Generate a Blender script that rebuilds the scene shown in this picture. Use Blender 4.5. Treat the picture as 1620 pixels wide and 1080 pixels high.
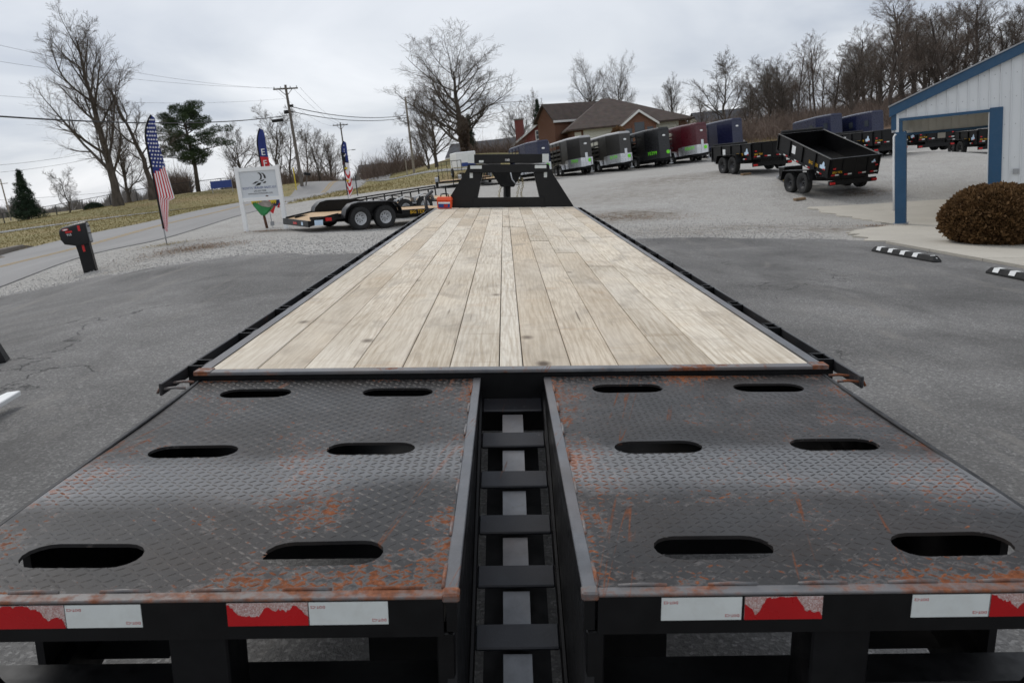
import bpy, bmesh, math, random
import numpy as np
from mathutils import Matrix, Vector
random.seed(7); np.random.seed(7)
for o in list(bpy.data.objects): bpy.data.objects.remove(o)
scn = bpy.context.scene
COL = scn.collection
rad = math.radians

# ---------------------------------------------------------------- camera
FPX, CX, CY = 1296.0, 810.0, 540.0          # 28.8 mm equivalent lens
PITCH, ROLL, CAMZ = rad(12.19), rad(5.7), 1.75
_F = np.array([0, math.cos(PITCH), -math.sin(PITCH)])
_r0 = np.array([1., 0, 0]); _u0 = np.array([0, math.sin(PITCH), math.cos(PITCH)])
_R = math.cos(ROLL)*_r0 - math.sin(ROLL)*_u0
_U = math.cos(ROLL)*_u0 + math.sin(ROLL)*_r0
_C = np.array([0, 0, CAMZ])
cam = bpy.data.cameras.new('camera'); camo = bpy.data.objects.new('camera', cam); COL.objects.link(camo)
M = Matrix([[*(_R[i], _U[i], -_F[i]), _C[i]] for i in range(3)] + [[0, 0, 0, 1]])
camo.matrix_world = M
cam.sensor_width = 36; cam.lens = 28.8; cam.clip_start = .05; cam.clip_end = 6000
cam.dof.use_dof = True; cam.dof.focus_distance = 4.2; cam.dof.aperture_fstop = 9.0
scn.camera = camo

# ---------------------------------------------------------------- sky, sun, exposure
SUN_AZ, SUN_EL = rad(-35), rad(50)           # behind thin cloud
w = bpy.data.worlds.new('World'); scn.world = w; w.use_nodes = True
nt = w.node_tree; nt.nodes.clear()
def N(t, **k):
    n = nt.nodes.new(t)
    for a, b in k.items(): setattr(n, a, b)
    return n
L = lambda a, b: nt.links.new(a, b)
out = N('ShaderNodeOutputWorld'); bg = N('ShaderNodeBackground'); bg.inputs[1].default_value = .1
sky = N('ShaderNodeTexSky', sky_type='NISHITA'); sky.sun_disc = False
sky.sun_elevation = SUN_EL; sky.sun_rotation = SUN_AZ
tc = N('ShaderNodeTexCoord'); sep = N('ShaderNodeSeparateXYZ'); L(tc.outputs['Generated'], sep.inputs[0])
zz = N('ShaderNodeMath', operation='MAXIMUM'); L(sep.outputs[2], zz.inputs[0]); zz.inputs[1].default_value = 0.0
za = N('ShaderNodeMath', operation='ADD'); L(zz.outputs[0], za.inputs[0]); za.inputs[1].default_value = .16
dx = N('ShaderNodeMath', operation='DIVIDE'); L(sep.outputs[0], dx.inputs[0]); L(za.outputs[0], dx.inputs[1])
dy = N('ShaderNodeMath', operation='DIVIDE'); L(sep.outputs[1], dy.inputs[0]); L(za.outputs[0], dy.inputs[1])
cmb = N('ShaderNodeCombineXYZ'); L(dx.outputs[0], cmb.inputs[0]); L(dy.outputs[0], cmb.inputs[1])
n1 = N('ShaderNodeTexNoise'); n1.inputs['Scale'].default_value = .55; n1.inputs['Detail'].default_value = 6; n1.inputs['Roughness'].default_value = .5
n1.inputs['Distortion'].default_value = .6
L(cmb.outputs[0], n1.inputs['Vector'])
cr = N('ShaderNodeValToRGB'); L(n1.outputs[0], cr.inputs[0])
e = cr.color_ramp.elements
e[0].position = .36; e[0].color = (4.7, 5.1, 5.85, 1)
e[1].position = .62; e[1].color = (7.9, 8.1, 8.5, 1)
e2 = e.new(.49); e2.color = (6.4, 6.7, 7.2, 1)
mx = N('ShaderNodeMixRGB'); mx.inputs[0].default_value = .92
L(sky.outputs[0], mx.inputs[1]); L(cr.outputs[0], mx.inputs[2]); L(mx.outputs[0], bg.inputs[0]); L(bg.outputs[0], out.inputs[0])
sl = bpy.data.lights.new('sun', 'SUN'); sl.energy = 1.1; sl.angle = rad(25); sl.color = (1, .96, .9)
so = bpy.data.objects.new('sun', sl); COL.objects.link(so)
_sd = Vector((math.sin(SUN_AZ)*math.cos(SUN_EL), math.cos(SUN_AZ)*math.cos(SUN_EL), math.sin(SUN_EL)))
so.rotation_euler = _sd.to_track_quat('Z', 'Y').to_euler()
vs = scn.view_settings; vs.view_transform = 'Standard'; vs.look = 'None'; vs.exposure = .22; vs.gamma = 1; vs.use_curve_mapping = False
scn.cycles.max_bounces = 6; scn.cycles.diffuse_bounces = 3; scn.cycles.glossy_bounces = 3

# ---------------------------------------------------------------- pixel -> world helpers
def ray(x, y): return _R*(x-CX)/FPX + _U*(CY-y)/FPX + _F
def at(x, y, d): return _C + ray(x, y)*d
# frame of the big trailer (lot falls 5 degrees to the right)
TF = ray(797, 255); TF = TF/np.linalg.norm(TF)
TC = _R + .0101*_U + .0078*_F; TC = TC - TF*(TC@TF); TC /= np.linalg.norm(TC)
TN = np.cross(TC, TF); TO = at(810, 580, 3.325)
def TW(X, Y, Z): return TO + TC*X + TF*Y + TN*Z
LOTZ = -.93
def onlot(x, y):
    d = ray(x, y); t = ((TO+TN*LOTZ-_C)@TN)/(d@TN); return _C + d*t
TMAT = Matrix([[TC[i], TF[i], TN[i], TO[i]] for i in range(3)] + [[0, 0, 0, 1]])

# ---------------------------------------------------------------- materials
def newmat(name):
    m = bpy.data.materials.new(name); m.use_nodes = True
    t = m.node_tree; b = t.nodes['Principled BSDF']
    return m, t, b
class G:
    """small node-graph writer"""
    def __init__(s, t): s.t = t
    def n(s, ty, **k):
        x = s.t.nodes.new(ty)
        for a, b in k.items(): setattr(x, a, b)
        return x
    def l(s, a, b): s.t.links.new(a, b)
    def coord(s, kind='Object', scale=(1, 1, 1), rnd=0.):
        tc = s.n('ShaderNodeTexCoord'); mp = s.n('ShaderNodeMapping'); mp.inputs['Scale'].default_value = scale
        s.l(tc.outputs[kind], mp.inputs[0])
        if rnd:
            oi = s.n('ShaderNodeObjectInfo'); mu = s.n('ShaderNodeMath', operation='MULTIPLY'); mu.inputs[1].default_value = rnd
            s.l(oi.outputs['Random'], mu.inputs[0]); s.l(mu.outputs[0], mp.inputs['Location'])
        return mp.outputs[0]
    def noise(s, v, sc, det=4, rough=.55, dist=0):
        x = s.n('ShaderNodeTexNoise'); x.inputs['Scale'].default_value = sc; x.inputs['Detail'].default_value = det
        x.inputs['Roughness'].default_value = rough; x.inputs['Distortion'].default_value = dist; s.l(v, x.inputs['Vector']); return x.outputs[0]
    def voro(s, v, sc, feat='F1', out='Distance', rnd=1):
        x = s.n('ShaderNodeTexVoronoi'); x.feature = feat; x.inputs['Scale'].default_value = sc; x.inputs['Randomness'].default_value = rnd
        s.l(v, x.inputs['Vector']); return x.outputs[out]
    def ramp(s, f, stops, interp='LINEAR'):
        x = s.n('ShaderNodeValToRGB'); s.l(f, x.inputs[0]); x.color_ramp.interpolation = interp
        el = x.color_ramp.elements
        while len(el) < len(stops): el.new(.5)
        for q, (p, c) in zip(el, stops):
            q.position = p; c = c if isinstance(c, (tuple, list)) else (c, c, c); q.color = (*c[:3], 1)
        return x.outputs[0]
    def mix(s, f, a, b, mode='MIX'):
        x = s.n('ShaderNodeMixRGB', blend_type=mode)
        for i, v in zip((0, 1, 2), (f, a, b)):
            if hasattr(v, 'is_linked') or hasattr(v, 'node'): s.l(v, x.inputs[i])
            elif isinstance(v, (int, float)): x.inputs[i].default_value = v if i == 0 else (v, v, v, 1)
            else: x.inputs[i].default_value = (*v[:3], 1)
        return x.outputs[0]
    def math(s, op, a, b=None):
        x = s.n('ShaderNodeMath', operation=op)
        for i, v in enumerate((a, b)):
            if v is None: continue
            if isinstance(v, (int, float)): x.inputs[i].default_value = v
            else: s.l(v, x.inputs[i])
        return x.outputs[0]
    def bump(s, h, strength, dist=.01):
        x = s.n('ShaderNodeBump'); x.inputs['Strength'].default_value = strength; x.inputs['Distance'].default_value = dist
        s.l(h, x.inputs['Height']); return x.outputs[0]
def paint(name, col, rough=.45, metal=0., var=.18, vs=3., bump=.0, bs=60., dust=.0, dustcol=(.3, .28, .25), coat=0., spec=.5):
    m, t, b = newmat(name); g = G(t)
    v = g.coord('Object', rnd=30.)
    nz = g.noise(v, vs, 5)
    a = tuple(max(0, c*(1-var)) for c in col); c2 = tuple(min(1, c*(1+var)) for c in col)
    c = g.ramp(nz, [(.3, a), (.7, c2)])
    if dust:
        n2 = g.noise(v, vs*2.7, 6, .7); f = g.ramp(n2, [(.45, 0), (.8, dust)])
        c = g.mix(f, c, dustcol)
    g.l(c, b.inputs['Base Color'])
    r = g.ramp(g.noise(v, vs*6, 3), [(.3, max(.03, rough-.1)), (.7, min(1, rough+.1))]); g.l(r, b.inputs['Roughness'])
    b.inputs['Metallic'].default_value = metal; b.inputs['Specular IOR Level'].default_value = spec
    if coat: b.inputs['Coat Weight'].default_value = coat; b.inputs['Coat Roughness'].default_value = .1
    if bump: g.l(g.bump(g.noise(v, bs, 4), bump, .004), b.inputs['Normal'])
    return m
MT = {}
MT['black'] = paint('black_paint', (.0035, .0035, .004), .36, var=.3, dust=.025, dustcol=(.1, .09, .08), spec=.3)
MT['blackmatt'] = paint('black_steel_dull', (.007, .007, .008), .55, var=.3, dust=.04, dustcol=(.1, .09, .08), spec=.25)
MT['frame'] = paint('frame_black', (.0035, .0036, .0043), .42, var=.3, vs=4, dust=.05, dustcol=(.06, .055, .05), spec=.25)
MT['rubber'] = paint('rubber', (.013, .013, .013), .8, var=.3, dust=.12, dustcol=(.08, .075, .07))
MT['rim_silver'] = paint('rim_silver', (.45, .46, .47), .4, .3)
MT['rim_dark'] = paint('rim_dark', (.02, .02, .022), .35, .2)
MT['alu'] = paint('aluminium_sheet', (.62, .63, .64), .32, .75, var=.1)
MT['galv'] = paint('galvanised', (.32, .33, .34), .5, .4, dust=.2)
MT['white'] = paint('white_paint', (.78, .79, .78), .4, var=.05)
MT['whitevinyl'] = paint('white_vinyl', (.8, .81, .8), .35, var=.03)
MT['signface'] = paint('sign_face', (.6, .63, .65), .35, var=.03)
MT['tapewhite'] = paint('tape_white', (.62, .65, .63), .4, var=.05, dust=.25, dustcol=(.4, .38, .33), vs=14)
MT['tapeback'] = None
MT['tapered'] = paint('tape_red', (.42, .005, .008), .3, var=.2)
MT['red'] = paint('red_plastic', (.5, .01, .01), .3, var=.1)
MT['orange'] = paint('orange_plastic', (.8, .09, .02), .4, var=.06)
MT['yellow'] = paint('yellow_decal', (.75, .42, .02), .45, var=.05)
MT['neon'] = paint('neon_green', (.2, .85, .03), .5, var=.05)
MT['decalblue'] = paint('decal_pale_blue', (.55, .7, .85), .4, var=.05)
MT['navy'] = paint('navy_paint', (.009, .013, .045), .3, var=.15, coat=.15)
MT['maroon'] = paint('maroon_paint', (.075, .006, .012), .3, var=.15, coat=.15)
MT['char'] = paint('charcoal_paint', (.032, .03, .027), .35, var=.12, coat=.1)
MT['jet'] = paint('jet_paint', (.006, .006, .007), .3, var=.2, coat=.1)
MT['roofgrey'] = paint('trailer_roof', (.42, .42, .42), .4, var=.08)
MT['dark'] = paint('dark_interior', (.006, .006, .006), .8, var=.1)
MT['trimblue'] = paint('blue_trim', (.012, .066, .14), .42, var=.08, dust=.06)
MT['panelwhite'] = paint('white_metal_siding', (.66, .68, .69), .42, var=.03, vs=.7, dust=.05)
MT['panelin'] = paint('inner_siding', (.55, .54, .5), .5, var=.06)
MT['text_black'] = paint('lettering_black', (.01, .01, .01), .5, var=.05)
MT['text_blue'] = paint('lettering_blue', (.02, .05, .22), .5, var=.05)
MT['text_white'] = paint('lettering_white', (.8, .8, .8), .5, var=.03)
MT['flagblue'] = paint('flag_blue', (.015, .03, .16), .8, var=.15)
MT['flagred'] = paint('flag_red', (.5, .02, .025), .8, var=.1)
MT['flagwhite'] = paint('flag_white', (.75, .73, .74), .8, var=.05)
MT['pole'] = paint('pole_wood', (.13, .115, .1), .85, var=.25, vs=6)
MT['polelight'] = paint('pole_wood_pale', (.27, .24, .2), .85, var=.2, vs=6)
MT['wire'] = paint('wire', (.03, .03, .032), .6)
MT['block'] = paint('lumber_block', (.25, .17, .1), .8, var=.25)
MT['woodnew'] = paint('trailer_floor_wood', (.5, .34, .19), .7, var=.15, vs=5)
MT['concdark'] = paint('old_concrete', (.16, .14, .12), .9, var=.25, vs=3, bump=.3)
MT['glass'] = paint('window_glass', (.05, .06, .07), .08, var=.1)
MT['glasslight'] = paint('window_glass_pale', (.3, .36, .4), .12, var=.15)
MT['frost'] = paint('window_frame', (.72, .72, .7), .5, var=.05)
MT['siding'] = paint('cream_siding', (.62, .62, .54), .6, var=.05)
MT['chain'] = paint('chain_zinc', (.45, .38, .22), .45, .5)
MT['rustbrown'] = paint('rusty_iron', (.09, .04, .022), .85, var=.3)
MT['sculpt_green'] = paint('sculpture_green', (.02, .22, .06), .45, var=.25, vs=4)
MT['sculpt_yellow'] = paint('sculpture_yellow', (.62, .47, .02), .5, var=.2, vs=6)
MT['sculpt_grey'] = paint('sculpture_grey', (.33, .29, .26), .6, var=.3, vs=5)
MT['sculpt_blue'] = paint('sculpture_blue', (.02, .035, .13), .5, var=.25)

def honeycomb():
    m, t, b = newmat('tape_honeycomb'); g = G(t); v = g.coord('Object')
    x = g.n('ShaderNodeTexVoronoi'); x.feature = 'DISTANCE_TO_EDGE'; x.inputs['Scale'].default_value = 330; x.inputs['Randomness'].default_value = .15; g.l(v, x.inputs['Vector'])
    c = g.mix(g.ramp(x.outputs['Distance'], [(.06, 1), (.16, 0)]), (.66, .62, .6), (.36, .2, .18)); c = g.mix(g.ramp(g.noise(v, 30, 5, .7), [(.5, 0), (.75, .6)]), c, (.42, .26, .2))
    g.l(c, b.inputs['Base Color']); b.inputs['Roughness'].default_value = .5; return m
MT['tapeback'] = honeycomb()
def brick(name, c1, c2):
    m, t, b = newmat(name); g = G(t)
    v = g.coord('Object')
    x = g.n('ShaderNodeTexBrick'); x.inputs['Scale'].default_value = 4; x.inputs['Color1'].default_value = (*c1, 1); x.inputs['Color2'].default_value = (*c2, 1)
    x.inputs['Mortar'].default_value = (.25, .22, .2, 1); x.inputs['Mortar Size'].default_value = .015; x.inputs['Row Height'].default_value = .3
    tc = g.n('ShaderNodeTexCoord'); sp = g.n('ShaderNodeSeparateXYZ'); g.l(tc.outputs['Object'], sp.inputs[0])
    cm = g.n('ShaderNodeCombineXYZ'); ad = g.math('ADD', sp.outputs[0], sp.outputs[1]); g.l(ad, cm.inputs[0]); g.l(sp.outputs[2], cm.inputs[1])
    g.l(cm.outputs[0], x.inputs['Vector'])
    c = g.mix(g.ramp(g.noise(v, .6, 4), [(.3, 0), (.8, .35)]), x.outputs[0], tuple(k*.6 for k in c1))
    g.l(c, b.inputs['Base Color']); b.inputs['Roughness'].default_value = .9; return m
MT['brick_red'] = brick('red_brick', (.2, .04, .03), (.17, .033, .027))
MT['brick_brown'] = brick('brown_brick', (.17, .07, .035), (.14, .055, .03))
def shingle(name, c):
    m, t, b = newmat(name); g = G(t); v = g.coord('Object')
    a = g.voro(g.coord('Object', (3, 8, 8)), 1.2, out='Color')
    k = g.ramp(g.noise(v, 1.5, 5), [(.3, tuple(q*.75 for q in c)), (.7, tuple(q*1.25 for q in c))])
    k = g.mix(.18, k, a, 'MULTIPLY'); g.l(k, b.inputs['Base Color']); b.inputs['Roughness'].default_value = .9; return m
MT['shingle_brown'] = shingle('brown_shingles', (.068, .05, .042))
MT['shingle_grey'] = shingle('grey_shingles', (.06, .062, .07))

def bark(name, c):
    m, t, b = newmat(name); g = G(t); v = g.coord('Object', (1, 1, .25), rnd=20)
    k = g.ramp(g.noise(v, 5, 5), [(.3, tuple(q*.6 for q in c)), (.7, tuple(q*1.35 for q in c))])
    g.l(k, b.inputs['Base Color']); b.inputs['Roughness'].default_value = .95; b.inputs['Specular IOR Level'].default_value = .2
    g.l(g.bump(g.noise(v, 12, 4), .6, .03), b.inputs['Normal']); return m
MT['bark'] = bark('bark', (.085, .072, .06)); MT['twig'] = bark('twigs', (.13, .108, .09))
MT['bark_red'] = bark('bark_woods', (.085, .07, .06)); MT['twig_red'] = bark('twigs_woods', (.16, .128, .105))
def leafm(name, c, c2, sc=1.5):
    m, t, b = newmat(name); g = G(t); v = g.coord('Object')
    k = g.ramp(g.noise(v, sc, 5, .7), [(.3, c), (.7, c2)]); g.l(k, b.inputs['Base Color'])
    b.inputs['Roughness'].default_value = .8; b.inputs['Specular IOR Level'].default_value = .25
    return m
MT['needles'] = leafm('pine_needles', (.022, .04, .016), (.05, .075, .028))
MT['cedar'] = leafm('cedar_needles', (.012, .028, .016), (.03, .05, .026))
MT['bush'] = leafm('winter_brown_foliage', (.07, .038, .016), (.21, .118, .048), 6)
MT['brush'] = leafm('bare_brush', (.1, .075, .06), (.2, .15, .12), .3)
MT['rusty_leaves'] = leafm('dry_leaves', (.12, .065, .03), (.24, .14, .07), 2)

# ---------------------------------------------------------------- mesh helpers
class MB:
    def __init__(s): s.v = []; s.f = []
    def add(s, vs, fs):
        n = len(s.v); s.v += [tuple(map(float, p)) for p in vs]; s.f += [tuple(i+n for i in f) for f in fs]; return s
    def box(s, x0, x1, y0, y1, z0, z1):
        return s.add([(x0, y0, z0), (x1, y0, z0), (x1, y1, z0), (x0, y1, z0), (x0, y0, z1), (x1, y0, z1), (x1, y1, z1), (x0, y1, z1)],
                     [(3, 2, 1, 0), (4, 5, 6, 7), (0, 1, 5, 4), (1, 2, 6, 5), (2, 3, 7, 6), (3, 0, 4, 7)])
    def beam(s, p0, p1, w, h, up=(0, 0, 1)):
        p0 = Vector(p0); p1 = Vector(p1); d = (p1-p0).normalized(); u = Vector(up); x = d.cross(u)
        if x.length < 1e-4: x = d.cross(Vector((0, 1, 0)))
        x.normalize(); u = x.cross(d)
        vs = [p+x*a*w/2+u*b*h/2 for p in (p0, p1) for a, b in ((-1, -1), (1, -1), (1, 1), (-1, 1))]
        return s.add(vs, [(0, 1, 2, 3), (7, 6, 5, 4), (0, 4, 5, 1), (1, 5, 6, 2), (2, 6, 7, 3), (3, 7, 4, 0)])
    def cyl(s, p0, p1, r0, r1=None, n=10, caps=True):
        r1 = r0 if r1 is None else r1
        p0 = Vector(p0); p1 = Vector(p1); d = (p1-p0).normalized(); x = d.orthogonal().normalized(); y = d.cross(x)
        vs = [p+(x*math.cos(2*math.pi*i/n)+y*math.sin(2*math.pi*i/n))*r for p, r in ((p0, r0), (p1, r1)) for i in range(n)]
        fs = [(i, (i+1) % n, n+(i+1) % n, n+i) for i in range(n)]
        if caps: fs += [tuple(range(n-1, -1, -1)), tuple(range(n, 2*n))]
        return s.add(vs, fs)
    def tube(s, pts, r, n=6):
        pts = [Vector(p) for p in pts]; rs = r if isinstance(r, (list, tuple)) else [r]*len(pts)
        vs = []; K = len(pts); x = None
        for i, p in enumerate(pts):
            d = (pts[min(i+1, K-1)]-pts[max(i-1, 0)]).normalized()
            if x is None: x = d.orthogonal().normalized()
            x = (x-d*x.dot(d)); x = x.normalized() if x.length > 1e-5 else d.orthogonal().normalized()
            y = d.cross(x)
            vs += [p+(x*math.cos(2*math.pi*j/n)+y*math.sin(2*math.pi*j/n))*rs[i] for j in range(n)]
        fs = [(i*n+j, i*n+(j+1) % n, (i+1)*n+(j+1) % n, (i+1)*n+j) for i in range(K-1) for j in range(n)]
        fs += [tuple(range(n-1, -1, -1)), tuple(range((K-1)*n, K*n))]
        return s.add(vs, fs)
    def prism(s, pts, vec):
        pts = [Vector(p) for p in pts]; vec = Vector(vec); n = len(pts)
        vs = pts+[p+vec for p in pts]
        return s.add(vs, [tuple(range(n-1, -1, -1)), tuple(range(n, 2*n))]+[(i, (i+1) % n, n+(i+1) % n, n+i) for i in range(n)])
    def lathe(s, prof, c, axis='X', n=24, closed=False):
        vs = []; K = len(prof)
        for i in range(n):
            a = 2*math.pi*i/n
            for r, h in prof:
                p = (h, r*math.cos(a), r*math.sin(a)) if axis == 'X' else (r*math.cos(a), r*math.sin(a), h)
                vs.append((p[0]+c[0], p[1]+c[1], p[2]+c[2]))
        fs = [(i*K+j, i*K+j+1, ((i+1) % n)*K+j+1, ((i+1) % n)*K+j) for i in range(n) for j in range(K if closed else K-1) if j+1 < K]
        if closed: fs += [(i*K+K-1, i*K, ((i+1) % n)*K, ((i+1) % n)*K+K-1) for i in range(n)]
        return s.add(vs, fs)
    def build(s, name, mat, parent=None, smooth=False, bevel=0, segs=1, normals=True):
        me = bpy.data.meshes.new(name); me.from_pydata(s.v, [], s.f)
        if normals:
            bm = bmesh.new(); bm.from_mesh(me); bmesh.ops.recalc_face_normals(bm, faces=bm.faces)
            if bevel: bmesh.ops.bevel(bm, geom=[e for e in bm.edges if len(e.link_faces) == 2 and e.calc_face_angle(0) > .5], offset=bevel, segments=segs, affect='EDGES', clamp_overlap=True)
            bm.to_mesh(me); bm.free()
        return link(name, me, mat, parent, smooth)
def link(name, me, mat, parent=None, smooth=False):
    if isinstance(mat, str): mat = MT[mat]
    if mat and not me.materials: me.materials.append(mat)
    if smooth:
        me.polygons.foreach_set('use_smooth', [True]*len(me.polygons))
        if smooth == 'auto':
            me.set_sharp_from_angle(angle=rad(35))
    o = bpy.data.objects.new(name, me); COL.objects.link(o)
    if parent: o.parent = parent
    return o
def npmesh(name, v, f):
    """v (n,3), f (m,3 or 4) numpy"""
    me = bpy.data.meshes.new(name); k = f.shape[1]
    me.vertices.add(len(v)); me.vertices.foreach_set('co', np.ascontiguousarray(v, dtype=np.float32).ravel())
    me.loops.add(f.size); me.loops.foreach_set('vertex_index', np.ascontiguousarray(f, dtype=np.int32).ravel())
    me.polygons.add(len(f)); me.polygons.foreach_set('loop_start', np.arange(0, f.size, k, dtype=np.int32))
    me.update(calc_edges=True); return me
def tag(o, label=None, cat=None, group=None, kind=None):
    if label: o['label'] = label
    if cat: o['category'] = cat
    if group: o['group'] = group
    if kind: o['kind'] = kind
    return o
def thing(name, label, cat, loc=(0, 0, 0), rotz=0, group=None, pitch=0, roll=0, mat=None):
    o = bpy.data.objects.new(name, None); COL.objects.link(o); o.empty_display_size = .2
    if mat is not None: o.matrix_world = mat
    else: o.location = loc; o.rotation_euler = (pitch, roll, rotz)
    return tag(o, label, cat, group)
def copy_tree(o, parent=None):
    c = o.copy(); COL.objects.link(c); c.parent = parent
    for ch in list(o.children): copy_tree(ch, c)
    return c
def text(s, size, mat, parent, M4, name='lettering', extrude=.002, xs=1., align='CENTER'):
    cu = bpy.data.curves.new(name, 'FONT'); cu.body = s; cu.size = size; cu.align_x = align; cu.align_y = 'CENTER'; cu.extrude = extrude; cu.resolution_u = 2
    tmp = bpy.data.objects.new('tmp', cu); COL.objects.link(tmp); bpy.context.view_layer.update()
    me = bpy.data.meshes.new_from_object(tmp.evaluated_get(bpy.context.evaluated_depsgraph_get())); bpy.data.objects.remove(tmp); bpy.data.curves.remove(cu)
    me.materials.clear(); o = link(name, me, mat, parent)
    o.matrix_local = M4 @ Matrix.Diagonal((xs, 1, 1, 1)); return o
def face_mat(pos, right, up):
    r = Vector(right).normalized(); u = Vector(up); u = (u-r*u.dot(r)).normalized(); n = r.cross(u)
    return Matrix([[r[i], u[i], n[i], pos[i]] for i in range(3)]+[[0, 0, 0, 1]])

# ================================================================ TERRAIN
anc = []
for X in (-4, -1.5, 1.5, 4, 7):
    for Y in (-12, -6, -1, 4, 9, 14): anc.append(TW(X, Y, LOTZ))
for X in (9, 12):
    for Y in (-6, 2, 9, 15, 19): anc.append(TW(X, Y, LOTZ))
for px, py in ((1422, 356), (1280, 330), (1400, 388), (1620, 428), (1300, 378)): anc.append(onlot(px, py))
for px, py, d in ((1285, 303, 31.5), (1165, 273, 38), (1500, 238, 42), (1390, 255, 41), (916, 278, 58), (853, 285, 57), (976, 271, 58), (1035, 266, 58), (1092, 258, 58), (1147, 251, 58),
                  (146, 428, 20), (390, 366, 27), (452, 360, 27), (262, 385, 24), (570, 365, 25.5), (612, 360, 26), (250, 425, 17.5), (560, 403, 16.5), (640, 330, 36), (710, 296, 60), (770, 293, 58),
                  (1330, 245, 58), (0, 357, 80), (100, 341, 82), (190, 325, 75), (310, 303, 88), (420, 297, 100), (0, 392, 35), (100, 372, 42), (0, 368, 52), (200, 341, 62), (330, 327, 66),
                  (478, 292, 78), (540, 291, 90), (700, 262, 80), (735, 243, 105), (660, 280, 84), (860, 245, 100), (950, 246, 92), (1090, 234, 100), (1180, 222, 85), (1250, 210, 90), (1340, 200, 95), (1450, 183, 100), (1600, 168, 105),
                  (1300, 188, 150), (1450, 158, 150), (1600, 138, 150), (1250, 240, 62), (1450, 215, 62), (1600, 215, 55), (1620, 250, 42), (100, 335, 200), (300, 311, 200), (500, 291, 200), (640, 277, 170), (620, 283, 120)):
    anc.append(at(px, py, d))
ROADZ = [(-30, -2.6), (0, -2.25), (10, -2.05), (20, -1.84), (30, -1.5), (40, -1.2), (52, -.95), (65, -.82), (78, -.74), (100, -.8), (130, -1.2), (180, -2.0), (260, -3)]
def road_cx(Y): return -15.75 - np.where(Y > 85, (Y-85)**2*.0016, 0)
for Y, z in ROADZ:
    for ox in (-3.3, 3.3): anc.append(np.array([road_cx(np.array(float(Y)))+ox, Y, z+CAMZ-.05*(ox < 0)]))
for a in range(0, 360, 20):
    x, y = 420*math.sin(rad(a)), 60+420*math.cos(rad(a)); anc.append(np.array([x, y, CAMZ-1.5+(7 if 20 <= a <= 80 else 0)]))
anc = np.array(anc, dtype=float)
def _phi(r): return np.sqrt(r*r+9.0)
_D = _phi(np.linalg.norm(anc[:, None, :2]-anc[None, :, :2], axis=2)) - np.eye(len(anc))*.25
_n = len(anc); _A = np.zeros((_n+1, _n+1)); _A[:_n, :_n] = _D; _A[:_n, _n] = 1; _A[_n, :_n] = 1
_w = np.linalg.solve(_A, np.append(anc[:, 2], 0))
def gz(x, y):
    x = np.asarray(x, float); y = np.asarray(y, float); sh = x.shape; p = np.stack([x.ravel(), y.ravel()], 1); o = np.empty(len(p))
    for i in range(0, len(p), 20000):
        q = p[i:i+20000]; o[i:i+20000] = _phi(np.linalg.norm(q[:, None]-anc[None, :, :2], axis=2))@_w[:_n]+_w[_n]
    return o.reshape(sh) if sh else float(o[0])
def gp(px, d, py=300.):
    """point of the ground below pixel column px at camera depth d"""
    for _ in range(12):
        p = at(px, py, d); z = gz(p[0], p[1]); v = np.array([p[0], p[1], z])-_C
        py = CY-FPX*(v@_U)/(v@_F)
    return Vector((p[0], p[1], gz(p[0], p[1])))
def gpy(px, py, d0=8., d1=140.):
    """ground point seen at a pixel"""
    for _ in range(40):
        d = (d0+d1)/2; p = at(px, py, d)
        if p[2] > gz(p[0], p[1]): d0 = d
        else: d1 = d
    return np.array([p[0], p[1], gz(p[0], p[1])])
def axis(lo, hi, a, b, st, grow=1.14):
    xs = list(np.arange(a, b+1e-6, st)); s = st
    while xs[-1] < hi: s *= grow; xs.append(xs[-1]+s)
    s = st
    while xs[0] > lo: s *= grow; xs.insert(0, xs[0]-s)
    return np.array(xs)
def pdist(x, y, poly):
    """signed distance to polygon, positive inside"""
    x = np.asarray(x); y = np.asarray(y); ins = np.zeros(x.shape, bool); dm = np.full(x.shape, 1e9)
    for i in range(len(poly)):
        x1, y1 = poly[i]; x2, y2 = poly[(i+1) % len(poly)]
        t = np.clip(((x-x1)*(x2-x1)+(y-y1)*(y2-y1))/((x2-x1)**2+(y2-y1)**2+1e-9), 0, 1)
        dm = np.minimum(dm, np.hypot(x-x1-t*(x2-x1), y-y1-t*(y2-y1)))
        c = ((y1 > y) != (y2 > y)) & (x < (x2-x1)*(y-y1)/((y2-y1) if y2 != y1 else 1e-9)+x1); ins ^= c
    return np.where(ins, dm, -dm)
gxs = axis(-900, 900, -24, 24, .6); gys = axis(-60, 1500, -8, 66, .6)
GX, GY = np.meshgrid(gxs, gys); GZ = gz(GX, GY)
GRASS_POLY = [(-2000, -100), (-18.6, -100), (-18.6, 30), (-18.6, 60), (-18.6, 90), (-12.6, 90), (-12.5, 47), (-11, 52), (-9, 60), (-5, 65), (3, 64), (9, 64), (16, 65), (26, 68), (36, 66), (60, 62), (90, 60), (2000, 60), (2000, 3000), (-2000, 3000)]
LIT_POLY = [(22, 74), (30, 71), (60, 66), (90, 62), (1500, 40), (1500, 1500), (60, 1500), (40, 140), (28, 110)]
gd = pdist(GX, GY, GRASS_POLY); ld = pdist(GX, GY, LIT_POLY)
nx, ny = len(gxs), len(gys); idx = np.arange(nx*ny).reshape(ny, nx)
GF = np.stack([idx[:-1, :-1], idx[:-1, 1:], idx[1:, 1:], idx[1:, :-1]], -1).reshape(-1, 4)
gm = npmesh('ground', np.stack([GX, GY, GZ], -1).reshape(-1, 3), GF)
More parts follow.
